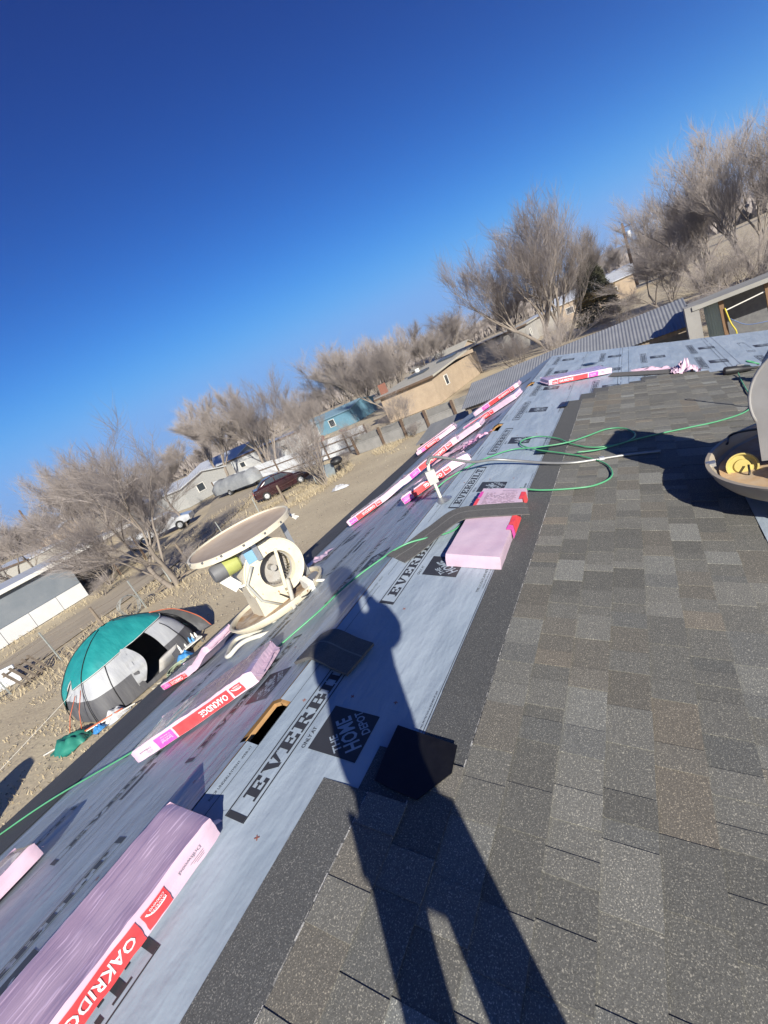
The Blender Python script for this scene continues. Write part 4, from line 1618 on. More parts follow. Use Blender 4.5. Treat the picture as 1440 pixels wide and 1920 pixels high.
def hand(sg):
    """palm and five bent fingers holding the edge of the phone"""
    base = Vector((.16 + sg * .075, .30, 1.50))
    v, e, r = [tuple(base), tuple(base + Vector((-sg * .015, .035, .045)))], [(0, 1)], [.028, .030]
    for k in range(4):
        L_ = (.030, .034, .032, .026)[k]
        p0 = base + Vector((-sg * .01, .035 + .004 * k, .065 - .02 * k))
        p1 = p0 + Vector((-sg * .012, .022, .004)) * (L_ / .03)
        p2 = p1 + Vector((-sg * .026, .006, .002)) * (L_ / .03)
        n0 = len(v)
        v += [tuple(p0), tuple(p1), tuple(p2)]
        e += [(1, n0), (n0, n0 + 1), (n0 + 1, n0 + 2)]
        r += [.0095, .009, .008]
    n0 = len(v)
    v += [tuple(base + Vector((-sg * .03, .015, .05))), tuple(base + Vector((-sg * .048, .022, .066)))]
    e += [(1, n0), (n0, n0 + 1)]
    r += [.011, .0095]
    return skin_body('hand', v, e, r, M_skin, pers, 1)


hand(1)
hand(-1)
fw = Vector((-0.548005, 0.792617, -0.2673))
ph = thing('phone', 'phone held up in both hands by the person taking the picture', 'phone',
           M=camo.matrix_world @ Matrix.Translation((0.018, -0.06, 0.012)))
mb = MB()
mb.box((0, 0, 0), (.075, .158, .008))
mb.build('case', M_black, ph)
mb = MB()
mb.box((0, 0, .0050), (.068, .148, .0016))
mb.build('screen', mat('phone_glass', (.01, .01, .012), rough=.08), ph)
# ================================================================ tent and the things round it
M_teal = mat('teal_tent_nylon', (0.012, 0.215, 0.215), (0.022, 0.275, 0.265), scale=2.5, rough=0.5, bump=0.03, bscale=3.0, stretch=(1, 2.2, .8))
M_tentl = mat('pale_grey_tent_wall', (0.36, 0.37, 0.39), (0.42, 0.43, 0.44), scale=2.5, rough=0.6, bump=0.02, bscale=6, stretch=(1, 3, .6))
M_tentd = mat('dark_grey_tent_wall', (0.080, 0.080, 0.088), (0.11, 0.11, 0.115), scale=2.5, rough=0.7, bump=0.02, bscale=6, stretch=(1, 3, .6))
M_pole = mat('orange_tent_pole', (0.55, 0.14, 0.06), (0.48, 0.12, 0.06), scale=4, rough=.4)
TX, TY = -11.6, 5.08
tent = thing('tent', 'large dome tent with teal rainfly and grey walls beside the house', 'tent', loc=(TX, TY, 0.0))
TA, TB, TH = 1.16, 1.58, 1.72           # half depth (x), half length (y), height


def tp(phi, t, off=0.0):
    """dome surface: phi round the footprint from +x, t from 0 (ground) to 1 (top)"""
    c, s = math.cos(phi), math.sin(phi)
    k = (abs(c) ** 4.0 + abs(s) ** 4.0) ** (-1 / 4.0)
    r = max(0.0, 1 - t ** 2.4) ** 0.62
    r += off / 1.5
    wr = 1 + .030 * noise.noise((phi * 5, t * 4, 2.0))
    return Vector((TA * c * k * r * wr, TB * s * k * r * wr, TH * t + off * t + .02 * noise.noise((phi * 2.5, t * 4, 7)) * t))


def patch(ph0, ph1, f0, f1, m, name, off=0.0, nu=22, nv=10, par=tent):
    mb = MB()
    for i in range(nu + 1):
        ph = ph0 + (ph1 - ph0) * i / nu
        a, b_ = (f0(ph) if callable(f0) else f0), (f1(ph) if callable(f1) else f1)
        for j in range(nv + 1):
            mb.v.append(tuple(tp(ph, a + (b_ - a) * j / nv, off)))
    for i in range(nu):
        for j in range(nv):
            q = (i * (nv + 1) + j, (i + 1) * (nv + 1) + j, (i + 1) * (nv + 1) + j + 1, i * (nv + 1) + j + 1)
            mb.f.append(q)
            mb.c.append(None)
    return mb.build(name, m, par, smooth=True)


def fly_edge(ph):
    """height of the rainfly's lower edge: low at both ends and the back, lifted over the door side"""
    ph = (ph + PI) % (2 * PI) - PI
    y = ph / (PI / 2)
    if abs(y) < 1.0:
        return .60 + .06 * math.cos(y * PI / 2) + .10 * max(0, y) - .12 * max(0, -y) ** 2
    return max(.12, .62 - 1.1 * (abs(y) - 1.0)) if y < 0 else max(.14, .70 - 1.3 * (abs(y) - 1.0))


patch(-PI, PI, fly_edge, 0.999, M_teal, 'rainfly', off=.035, nu=90, nv=16)
# pale piping along the fly edge
mb = MB()
mb.tube([tp(-1.75 + 3.4 * i / 60, fly_edge(-1.75 + 3.4 * i / 60), .04) for i in range(61)], .010, 6)
mb.build('rainfly_piping', mat('pale_piping', (.6, .6, .58), rough=.6), tent, smooth=True)
D0, D1 = -.25, .30                      # door opening in phi
for a, b_ in ((-PI, -1.15), (-1.15, D0), (D1, 1.15), (1.15, PI)):
    n_ = 40 if b_ - a > 1.5 else 18
    patch(a, b_, 0.012, .34, M_tentd, 'lower_wall', nu=n_)
    patch(a, b_, .34, .74, M_tentl, 'upper_wall', nu=n_)
patch(D0, D1, 0.0, .07, M_tentd, 'door_sill', nu=8, nv=2)
# tied-back door cloth
mb = MB()
for i in range(15):
    t_ = .70 - .58 * i / 14
    p_ = tp(D0 + .02 + .16 * math.sin(i / 14 * PI), t_, .02)
    q_ = tp(D0 - .10, t_, .015)
    mb.v += [tuple(q_), tuple((p_ + q_) / 2 + Vector((.05 * math.sin(i * 1.7), 0, 0))), tuple(p_)]
for i in range(14):
    for j in range(2):
        mb.f.append((3 * i + j, 3 * i + j + 1, 3 * i + 4 + j, 3 * i + 3 + j))
        mb.c.append(None)
mb.build('tied_door_cloth', M_tentl, tent, smooth=True)
mb = MB()
mb.prism([(tp(i * PI / 12, 0.0).x * .99, tp(i * PI / 12, 0.0).y * .99) for i in range(24)], .004, .03)
mb.build('tent_floor', M_tentd, tent)
for ph_, s_ in ((-1.06, 1), (1.06, 1), (-2.1, 1), (2.1, 1)):
    mb = MB()
    mb.tube([tp(ph_, .02 + .97 * i / 16, .045) for i in range(17)], .012, 6)
    mb.build('pole_sleeve', M_black, tent, smooth=True)
for ph_ in (-.62, .60):
    mb = MB()
    mb.tube([tp(ph_, .02 + .62 * i / 10, .012) for i in range(11)], .010, 5)
    mb.build('door_zip', M_black, tent, smooth=True)
# vestibule on the far end: teal flap, grey skirt and orange pole
mb = MB()
e0 = tp(1.02, .80, .05)
mb.tube(catmull([e0, e0 + Vector((.16, .55, -.30)), e0 + Vector((.34, .95, -.85)), e0 + Vector((.42, 1.12, -1.34))], 8), .014, 6)
mb.build('vestibule_pole', M_pole, tent, smooth=True)
mb = MB()
e1 = e0 + Vector((.42, 1.12, -1.34))
vp_ = [e0, e0 + Vector((.16, .55, -.30)), e0 + Vector((.34, .95, -.85)), e1]
gr = [tp(1.25, .02), tp(1.4, .02) + Vector((.1, .3, 0)), e1 + Vector((-.15, -.25, .0)), e1]
for a_, b_ in zip(vp_, gr):
    for j in range(6):
        mb.v.append(tuple(a_.lerp(b_, j / 5) + Vector((-.18 * math.sin(j / 5 * PI), 0, 0))))
for i in range(3):
    for j in range(5):
        mb.f.append((i * 6 + j, i * 6 + j + 1, (i + 1) * 6 + j + 1, (i + 1) * 6 + j))
        mb.c.append(None)
mb.build('vestibule_skirt', M_tentd, tent, smooth=True)
mb = MB()
p_ = [tp(.98, .74, .05), tp(1.30, .74, .05), tp(1.20, .26, .10), tp(1.10, .24, .10)]
mb.add([tuple(x) for x in p_], [(0, 1, 2, 3)])
mb.build('vestibule_flap', M_teal, tent)
for (a, b_) in ((tp(-1.1, .50, .05), tp(-1.2, .02) + Vector((.15, -.35, 0))), (tp(-1.35, .44, .05), tp(-1.3, .02) + Vector((-.1, -.5, 0)))):
    mb = MB()
    mb.tube([a, a.lerp(b_, .5) + Vector((.02, -.04, .05)), b_], .010, 6)
    mb.build('end_pole', M_pole, tent, smooth=True)
for a, b_ in ((tp(-1.6, .45, .04), Vector((-1.1, -3.6, 0))), (tp(2.2, .5, .04), Vector((-2.4, 2.9, 0)))):
    mb = MB()
    mb.tube([a, b_], .004, 5)
    mb.build('guy_line', M_white, tent)
# inside and around
T0 = Vector((TX, TY, 0))
cu = thing('cushion', 'white cushion with a red print leaning in the tent doorway', 'cushion', loc=tuple(T0 + Vector((1.02, .42, .22))), rotz=rad(10))
mb = MB()
n = 10
cm = Matrix.Rotation(rad(-52), 4, 'Y')
for i in range(n + 1):
    for j in range(n + 1):
        u, v = i / n * 2 - 1, j / n * 2 - 1
        th = .07 * (1 - u ** 4) ** .5 * (1 - v ** 4) ** .5 + .004
        for sg in (1, -1):
            mb.v.append(tuple(cm @ Vector((u * .27, v * .34, sg * th))))
for i in range(n):
    for j in range(n):
        a = (i * (n + 1) + j) * 2
        b_ = ((i + 1) * (n + 1) + j) * 2
        mb.f += [(a, b_, b_ + 2, a + 2), (a + 1, a + 3, b_ + 3, b_ + 1)]
        mb.c += [None, None]
mb.build('cover', mat('white_cotton', (.62, .60, .57), (.55, .53, .5), scale=9, rough=.9), cu, smooth=True)
mb = MB()
mb.add([tuple(cm @ Vector((.03 + .15 * math.cos(a) * (1 + .2 * math.sin(3 * a)), -.08 + .17 * math.sin(a), .075))) for a in [i * PI / 10 for i in range(20)]], [tuple(range(20))])
mb.build('red_print', mat('red_cloth_print', (.38, .05, .045), (.22, .03, .03), scale=30, rough=.9), cu)


def clump(name, label, cat, loc, size, m, seed, n=14, h=.2):
    """a crumpled heap of cloth or sheet"""
    mb = MB()
    for j in range(n + 1):
        for i in range(n + 1):
            u, v = i / n * 2 - 1, j / n * 2 - 1
            e = max(0.0, 1 - (u * u + v * v))
            z = h * (e ** .6) * (.55 + .9 * abs(noise.noise((u * 2.4, v * 2.4, seed)))) + .01
            mb.v.append((u * size[0] * (1 + .2 * noise.noise((v * 3, seed, 0))), v * size[1] * (1 + .2 * noise.noise((u * 3, seed, 2))), z))
    for j in range(n):
        for i in range(n):
            mb.f.append((j * (n + 1) + i, j * (n + 1) + i + 1, (j + 1) * (n + 1) + i + 1, (j + 1) * (n + 1) + i))
            mb.c.append(None)
    o = mb.build(name, m, smooth=True)
    o.location = loc
    return tag(o, label, cat)


clump('tarpaulin', 'crumpled green tarpaulin on the ground at the near end of the tent', 'tarpaulin', (-11.05, 2.92, 0), (.42, .36), mat('green_tarp', (.02, .17, .13), (.03, .22, .16), scale=4, rough=.5), 4.4, h=.28)
clump('plastic_bag', 'white plastic bags heaped at the near corner of the tent', 'plastic bag', (-10.45, 3.75, 0), (.22, .26), mat('white_bag', (.6, .6, .6), rough=.45), 8.4, h=.22)
clump('plastic_bag', 'white plastic bag lying on the bare dirt of the yard', 'plastic bag', (-13.8, 19.5, 0), (.55, .28), MATS['white_bag'], 1.4, h=.22)
clump('cloth', 'blue cloth heaped beside the coiled rope by the tent', 'cloth', (-10.25, 5.72, 0), (.24, .22), M_blue, 3.9, h=.24)
clump('cloth', 'small blue cloth bundle among the poles by the tent', 'cloth', (-10.55, 3.35, 0), (.12, .14), M_blue, 5.9, h=.14)
rope = MB()
rp_ = []
for i in range(150):
    a = i * .37
    r = .16 + .13 * abs(math.sin(i * .113)) + .04 * noise.noise((i * .3, 0, 0))
    rp_.append((-9.95 + r * math.cos(a) * .9, 5.35 + r * math.sin(a) * 1.3, .03 + .06 * abs(noise.noise((i * .21, 3, 0))) + i * .0005))
rope.tube(rp_, .014, 5)
tag(rope.build('rope', mat('pale_green_rope', (.30, .36, .24), (.38, .42, .3), scale=20, rough=.9), smooth=True), 'pale green rope coiled loosely in front of the tent', 'rope')
for k, (x, y, rz) in enumerate(((-9.95, 4.62, .3), (-9.98, 4.80, .5))):
    sh_ = thing('shoe', 'pale shoe in front of the tent, ' + ('left one of the pair' if k == 0 else 'right one of the pair'), 'shoe', loc=(x, y, 0), rotz=rz, group='pair of shoes')
    mb = MB()
    mb.prism([(-.14, -.035), (-.05, -.045), (.08, -.05), (.14, -.02), (.14, .025), (.08, .05), (-.05, .04), (-.14, .035)], 0, .03)
    mb.build('sole', M_white, sh_)
    mb = MB()
    mb.prism([(-.13, -.032), (0, -.04), (.0, .036), (-.13, .032)], .03, .10)
    mb.prism([(0.002, -.04), (.12, -.03), (.12, .03), (.002, .036)], .03, .065)
    mb.build('upper', mat('tan_canvas', (.4, .36, .28), rough=.9), sh_)
tr = thing('tray', 'white tray of bottles and cups at the mouth of the tent vestibule', 'tray', loc=(-10.55, 6.15, 0), rotz=rad(-8))
mb = MB()
mb.box((0, 0, .16), (.42, .70, .03))
mb.build('tray_top', M_white, tr)
for dx, dy in ((-.17, -.3), (.17, -.3), (-.17, .3), (.17, .3)):
    mb = MB()
    mb.box((dx, dy, .072), (.03, .03, .144))
    mb.build('leg', M_dgrey, tr)
ORD = ['nearest of the row', 'second from the near end', 'third from the near end', 'fourth from the near end', 'fifth from the near end', 'middle of the row',
       'fifth from the far end', 'fourth from the far end', 'third from the far end', 'second from the far end', 'farthest of the row']
for i in range(11):
    x, y = random.uniform(-.16, .16), -.3 + .06 * i
    hgt = random.uniform(.10, .24)
    mb = MB()
    mb.lathe([(.001, 0), (.032, 0), (.034, hgt * .6), (.014, hgt * .82), (.014, hgt), (.001, hgt)], 10)
    o = mb.build('bottle', random.choice([M_white, mat('clear_bottle_plastic', (.5, .55, .6), rough=.2), mat('blue_bottle_plastic', (.1, .3, .55), rough=.3)]), smooth=35)
    o.location = Vector((-10.55, 6.15, .176)) + Matrix.Rotation(rad(-8), 3, 'Z') @ Vector((x, y, 0))
    tag(o, 'bottle on the white tray at the tent vestibule, ' + ORD[i], 'bottle', 'bottles on the tray')
for k, (a, b_, m, lb) in enumerate((((-11.6, 2.5, .05), (-10.0, 4.05, .12), M_white, 'long white pole lying by the near end of the tent'),
                                    ((-11.0, 3.05, .10), (-10.2, 3.85, .16), M_pole, 'short orange pole lying beside the long white pole'))):
    mb = MB()
    mb.tube([a, b_], .018, 6)
    tag(mb.build('tent_pole', m, smooth=True), lb, 'pole')
# rounded shape added out of view to cast the long shadow across the yard
st = thing('shadow_caster', 'unseen dark rounded shape added outside the left edge to cast the yard shadow', 'shadow caster', loc=(-9.35, -.95, 0))
mb = MB()
mb.lathe([(.44, 0), (.46, .5), (.44, 1.1), (.34, 1.55), (.15, 1.74), (.001, 1.78)], 22, Matrix.Diagonal((1.0, 1.5, 1.0, 1)))
mb.build('cover', mat('shadow_caster_cover', (.05, .055, .06), rough=.7, bump=.01, bscale=9), st, smooth=True)
mb = MB()
mb.tube([(.47 * math.cos(a), .47 * 1.5 * math.sin(a), .85) for a in [i * PI / 12 for i in range(25)]], .012, 5, cap=False)
mb.build('tie_rope', M_white, st, smooth=True)

# ================================================================ wire fence along the yard
M_pw = mat('weathered_post_wood', (.17, .135, .10), (.24, .195, .15), scale=6, rough=.95, stretch=(4, 4, .6), bump=.006, bscale=20)
M_tpost = mat('pale_steel_post', (.38, .40, .38), (.3, .32, .3), scale=9, rough=.6, metal=.3)
wf = thing('wire_fence', 'sagging wire fence with leaning wood and steel posts behind the tent', 'fence')
fpts = [(-20.6, -1.0), (-19.7, 2.2), (-19.2, 4.3), (-18.9, 6.0), (-18.2, 7.6), (-17.9, 9.2), (-18.4, 11.0), (-19.6, 13.0), (-19.4, 15.5), (-18.9, 18.0), (-18.6, 20.0), (-17.9, 22.6)]
tops = []
for i, (x, y) in enumerate(fpts):
    ln = Vector((random.uniform(-.12, .12), random.uniform(-.12, .12), 1.35 if i % 2 else 1.25))
    mb = MB()
    if i % 3 == 1 or i == 10:
        mb.tube([(x, y, -.05), (x + ln.x * .5, y + ln.y * .5, .65), (x + ln.x, y + ln.y, ln.z)], [.075, .065, .06], 7)
        mb.build('wooden_post', M_pw, wf, smooth=35)
    else:
        mb.beam((x, y, -.05), (x + ln.x, y + ln.y, ln.z), .05, .04)
        mb.build('steel_post', M_tpost, wf)
    tops.append((Vector((x, y, 0)), ln))
for hgt in (.25, .52, .8, 1.08):
    mb = MB()
    pth = []
    for (b0, ln) in tops:
        pth.append(b0 + ln * (hgt / ln.z))
    full = []
    for a, b_ in zip(pth, pth[1:]):
        for j in range(5):
            t_ = j / 5
            full.append(a.lerp(b_, t_) + Vector((0, 0, -.05 * math.sin(t_ * PI))))
    full.append(pth[-1])
    mb.tube(full, .006, 4)
    mb.build('wire', mat('rusty_wire', (.16, .12, .09), rough=.7, metal=.3), wf)
mb = MB()
for k in range(3):
    pc_ = []
    for i in range(60):
        a = i * 2 * PI / 20
        r = .42 + .05 * noise.noise((i * .4, k * 7, 0))
        pc_.append((-18.05 + (.10 * k - .1) + .10 * noise.noise((i * .3, k, 5)), 8.75 + r * math.cos(a), .44 + r * math.sin(a)))
    mb.tube(pc_, .012, 5)
tag(mb.build('wire_coil', mat('grey_wire', (.3, .3, .28), rough=.6, metal=.3), smooth=True), 'round coil of fence wire leaning on the fence behind the tent', 'wire coil')
# low rails of old timber by the fence
for k, (a, b_, lb) in enumerate((((-18.6, 10.2, .12), (-17.2, 13.6, .25), 'long grey timber lying along the foot of the fence by the big tree'),
                                 ((-19.9, 1.2, .10), (-18.8, 3.6, .45), 'grey timber leaning on the fence near the left edge'))):
    mb = MB()
    mb.beam(a, b_, .12, .06)
    tag(mb.build('timber', M_pw), lb, 'timber')
pl = thing('pallet', 'broken wooden pallet tipped against the fence left of the tent', 'pallet', loc=(-19.0, 5.0, .42), rotz=rad(20))
for i in range(5):
    mb = MB()
    mb.box((0, -.5 + .25 * i, .02 * (i % 2)), (.9, .10, .02), Matrix.Rotation(rad(55), 4, 'Y'))
    mb.build('slat', M_pw, pl)
for i in range(2):
    mb = MB()
    mb.box((-.35 + .7 * i, 0, -.06), (.05, 1.1, .08), Matrix.Rotation(rad(55), 4, 'Y'))
    mb.build('bearer', M_pw, pl)
# ================================================================ grass and litter (uncountable)
M_straw = mat('dry_grass_blades', (.46, .385, .255), (.37, .305, .20), scale=1.5, rough=.95, detail=2)
mb = MB()
zones = [(-21.5, -16.2, -2, 24, 6500, .26), (-17, -9.5, -4, 4.2, 2600, .08), (-30, -20, 15, 30, 3200, .40), (-16.5, -12.5, 3, 13, 1500, .07), (-20, -4, 24.5, 28.2, 5200, .30), (-20.5, -15.5, 16, 24, 2600, .42),
         (-30.0, -26.2, 4, 14, 1200, .25)]
for (xa, xb, ya, yb, cnt, hmax) in zones:
    for i in range(cnt):
        x, y = random.uniform(xa, xb), random.uniform(ya, yb)
        if noise.noise((x * .45, y * .45, 9.0)) < (-.05 if hmax > .12 else -.25):
            continue
        h = hmax * random.uniform(.35, 1.0)
        a = random.uniform(0, 2 * PI)
        w_ = random.uniform(.010, .022)
        lx, ly = random.gauss(0, .45) * h, random.gauss(0, .45) * h
        c, s = math.cos(a) * w_, math.sin(a) * w_
        o = len(mb.v)
        mb.v += [(x - c, y - s, -.02), (x + c, y + s, -.02), (x + lx, y + ly, h)]
        mb.f.append((o, o + 1, o + 2))
        mb.c.append(None)
tag(mb.build('dry_grass', M_straw), 'dry straw-coloured grass over the yard and along the fences', kind='stuff')
mb = MB()
for i in range(2200):
    x, y = random.uniform(-18, -5), random.uniform(-1, 27)
    r = random.uniform(.008, .022) * (1 + y / 60)
    k = random.uniform(.18, .42)
    rz = random.uniform(0, 3)
    mb.box((x, y, r * .2), (r * 2, r * 1.3, r), Matrix.Translation((x, y, 0)) @ Matrix.Rotation(rz, 4, 'Z') @ Matrix.Translation((-x, -y, 0)), (k, k * .88, k * .68), taper=.6)
tag(mb.build('pebbles', mat('pebble_stone', (1, 1, 1), (.8, .8, .8), scale=20, rough=.95, attr='tint')), 'scattered pebbles and leaf litter on the bare yard', kind='stuff')

# odds and ends by the fence
mb = MB()
mb.hexa([(-20.9, 3.6, 0), (-20.1, 5.0, 0), (-20.2, 5.06, 0), (-21.0, 3.66, 0), (-21.2, 3.75, .75), (-20.4, 5.1, .62), (-20.45, 5.16, .62), (-21.25, 3.81, .75)])
tag(mb.build('sheet_metal_offcut', mat('white_offcut', (.52, .54, .56), rough=.5)), 'white sheet-metal offcut leaning behind the fence near the left edge', 'sheet metal')
# ================================================================ neighbours' fences, buildings and vehicles
M_fence = mat('grey_fence_panel', (.21, .205, .195), (.27, .262, .25), scale=2.2, rough=.9, bump=.008, bscale=18, detail=8)
M_fcap = mat('dark_fence_panel', (.145, .14, .13), (.19, .185, .175), scale=2.2, rough=.9, bump=.008, bscale=18, detail=8)
M_brown = mat('brown_post', (.10, .065, .045), (.14, .095, .065), scale=5, rough=.9)
M_whm = mat('white_sheet_metal', (.50, .52, .55), (.58, .60, .62), scale=2, rough=.5, metal=.1)
M_stuc = mat('tan_stucco', (.42, .33, .235), (.36, .28, .20), scale=1.5, rough=.95, bump=.008, bscale=40)
M_stucg = mat('grey_stucco', (.36, .345, .315), (.30, .285, .26), scale=1.5, rough=.95, bump=.008, bscale=40)
M_roofp = mat('pale_roof_coating', (.36, .34, .29), (.43, .405, .345), scale=1.2, rough=.9, detail=7)
M_dark = mat('dark_opening', (.012, .012, .013), rough=.9)
M_glass = mat('window_glass', (.05, .06, .07), rough=.12, spec=.6)

# panel fence behind the yard: two tiers between brown posts
fx = [-17.9, -15.45, -13.5, -11.6, -9.5, -7.55, -5.6, -3.7]
pf = thing('panel_fence', 'grey two-tier panel fence with dark brown posts across the back of the yard', 'fence')
for i, x in enumerate(fx):
    mb = MB()
    mb.beam((x, 28.45, -.05), (x + random.uniform(-.04, .04), 28.45, 1.36 + random.uniform(-.05, .08)), .15, .15)
    mb.build('post', M_brown, pf)
for i, (a, b_) in enumerate(zip(fx, fx[1:])):
    dz = random.uniform(-.03, .03)
    mb = MB()
    mb.hexa([(a + .08, 28.52, .0), (b_ - .08, 28.52, .0), (b_ - .08, 28.58, .0), (a + .08, 28.58, .0),
             (a + .08, 28.52, .74 + dz), (b_ - .08, 28.52, .76 + dz), (b_ - .08, 28.58, .76 + dz), (a + .08, 28.58, .74 + dz)])
    mb.build('lower_panel', M_fence, pf)
    mb = MB()
    mb.hexa([(a + .08, 28.60, .70 + dz), (b_ - .08, 28.60, .72 + dz), (b_ - .08, 28.66, .72 + dz), (a + .08, 28.66, .70 + dz),
             (a + .08, 28.74, 1.26 + dz), (b_ - .08, 28.74, 1.28 + dz), (b_ - .08, 28.80, 1.28 + dz), (a + .08, 28.80, 1.26 + dz)])
    mb.build('upper_panel', M_fcap, pf)
    mb = MB()
    mb.beam((a + .08, 28.55, .775 + dz), (b_ - .08, 28.55, .795 + dz), .07, .035)
    mb.build('rail', mat('pale_rail', (.34, .33, .31), rough=.8), pf)


def corrugated(parent, name, a, b_, h, m, pitch=.16, amp=.022, z0=0.0, h2=None):
    """upright corrugated sheet from a to b"""
    a, b_ = Vector((a[0], a[1], z0)), Vector((b_[0], b_[1], z0))
    d = b_ - a
    L = d.length
    d.normalize()
    n = Vector((d.y, -d.x, 0))
    k = max(4, int(L / pitch * 4))
    mb = MB()
    for i in range(k + 1):
        t_ = i / k
        p_ = a + d * L * t_ + n * amp * math.sin(t_ * L / pitch * 2 * PI)
        hh_ = h + ((h2 - h) * t_ if h2 else 0)
        mb.v += [tuple(p_), tuple(p_ + Vector((0, 0, hh_)))]
    for i in range(k):
        mb.f.append((2 * i, 2 * i + 2, 2 * i + 3, 2 * i + 1))
        mb.c.append(None)
    return mb.build(name, m, parent, smooth=True)


wfn = thing('sheet_metal_fence', 'white sheet-metal fence with dark rails, left of the grey panel fence', 'fence')
segs = [(-41.0, 33.5), (-37, 32.6), (-33, 32.0), (-29, 31.5), (-25, 31.2), (-22.6, 31.1), (-20.2, 31.0), (-17.9, 30.9)]
for i, (a, b_) in enumerate(zip(segs, segs[1:])):
    corrugated(wfn, 'sheet', a, b_, 1.62 + random.uniform(-.08, .08), M_whm, z0=.08)
    for z in (.45, 1.2):
        mb = MB()
        mb.beam((a[0], a[1] - .06, z), (b_[0], b_[1] - .06, z), .04, .08)
        mb.build('rail', M_brown, wfn)
for i, a in enumerate(segs):
    mb = MB()
    mb.beam((a[0], a[1] - .12, -.05), (a[0], a[1] - .12, 1.75), .10, .10)
    mb.build('post', M_brown, wfn)
wf2 = thing('sheet_metal_fence', 'pale sheet-metal fence with thin dark rails beside the tan stucco building', 'fence')
for i, (a, b_) in enumerate((((-15.4, 43.0), (-15.5, 47.5)), ((-15.5, 47.5), (-15.7, 52.5)), ((-15.7, 52.5), (-16.0, 58.0)))):
    corrugated(wf2, 'sheet', a, b_, 1.85, M_whm, z0=.05)
    for z in (.5, 1.35):
        mb = MB()
        mb.beam((a[0] + .06, a[1], z), (b_[0] + .06, b_[1], z), .04, .08)
        mb.build('rail', M_brown, wf2)
    mb = MB()
    mb.beam((a[0] + .12, a[1], 0), (a[0] + .12, a[1], 1.95), .1, .1)
    mb.build('post', M_brown, wf2)


def window(par, P0, ux, w_, h, m_frame=None, pane=None):
    """window standing in a wall: P0 lower left corner, ux along the wall; outward normal is ux x z"""
    P0, ux = Vector(P0), Vector(ux).normalized()
    n = ux.cross(Vector((0, 0, 1)))
    z = Vector((0, 0, 1))
    f = MB()
    t_ = .07
    for (a, b_, ww, hh_) in ((0, 0, w_, t_), (0, h - t_, w_, t_), (0, t_, t_, h - 2 * t_), (w_ - t_, t_, t_, h - 2 * t_)):
        c = [P0 + ux * a + z * b_, P0 + ux * (a + ww) + z * b_]
        f.hexa([c[0] + n * .005, c[1] + n * .005, c[1] + n * .06, c[0] + n * .06,
                c[0] + n * .005 + z * hh_, c[1] + n * .005 + z * hh_, c[1] + n * .06 + z * hh_, c[0] + n * .06 + z * hh_])
    wo = f.build('window', m_frame or M_white, par)
    f = MB()
    q = [P0 + ux * t_ + z * t_, P0 + ux * (w_ - t_) + z * t_, P0 + ux * (w_ - t_) + z * (h - t_), P0 + ux * t_ + z * (h - t_)]
    f.add([p_ + n * .02 for p_ in q], [(0, 1, 2, 3)])
    f.build('pane', pane or M_glass, wo)
    return wo


def flat_house(name, label, x0, x1, y0, y1, h, mw, mr, over=.35, slope=.0, wins=(), group=None, pitched=None, cat='building'):
    """box building; pitched = ridge height over the eaves with the ridge along x"""
    t = thing(name, label, cat, loc=((x0 + x1) / 2, (y0 + y1) / 2, 0), group=group)
    ox, oy = (x0 + x1) / 2, (y0 + y1) / 2
    a, b_ = (x1 - x0) / 2, (y1 - y0) / 2
    for (p_, q_) in (((-a, -b_), (a, -b_)), ((a, -b_), (a, b_)), ((a, b_), (-a, b_)), ((-a, b_), (-a, -b_))):
        mb = MB()
        d = (Vector((*q_, 0)) - Vector((*p_, 0))).normalized()
        n = Vector((d.y, -d.x, 0))
        P_, Q_ = Vector((*p_, 0)) + d * .1, Vector((*q_, 0)) - d * .1
        if abs(d.x) > .5:
            P_, Q_ = Vector((*p_, 0)), Vector((*q_, 0))
        mb.hexa([P_, Q_, Q_ - n * .1, P_ - n * .1] + [v + Vector((0, 0, h)) for v in (P_, Q_, Q_ - n * .1, P_ - n * .1)])
        mb.build('wall', mw, t)
    mb = MB()
    o = over
    if pitched:
        for sg in (-1, 1):
            mb.hexa([(-a - o, sg * (b_ + o), h - .06), (a + o, sg * (b_ + o), h - .06), (a + o, 0, h + pitched - .06), (-a - o, 0, h + pitched - .06),
                     (-a - o, sg * (b_ + o), h + .06), (a + o, sg * (b_ + o), h + .06), (a + o, 0, h + pitched + .06), (-a - o, 0, h + pitched + .06)])
        ro = mb.build('roof', mr, t)
        for sg in (-1, 1):
            g_ = MB()
            g_.add([(sg * a, -b_, h), (sg * a, b_, h), (sg * a, 0, h + pitched * .96)], [(0, 1, 2)])
            g_.build('gable', mw, t)
    else:
        mb.hexa([(-a - o, -b_ - o, h + .002), (a + o, -b_ - o, h + .002), (a + o, b_ + o, h + slope), (-a - o, b_ + o, h + slope),
                 (-a - o, -b_ - o, h + .18), (a + o, -b_ - o, h + .18), (a + o, b_ + o, h + slope + .18), (-a - o, b_ + o, h + slope + .18)])
        ro = mb.build('roof', mr, t)
        mb = MB()
        mb.box((0, -b_ - o - .02, h + .07), (2 * (a + o), .036, .2))
        mb.build('fascia', M_brown, t)
    for (side, u, z, ww, hh_) in wins:
        if side == 'S':
            window(t, (-a + u, -b_, z), (1, 0, 0), ww, hh_)
        else:
            window(t, (a, -b_ + u, z), (0, 1, 0), ww, hh_)
    return t, ro


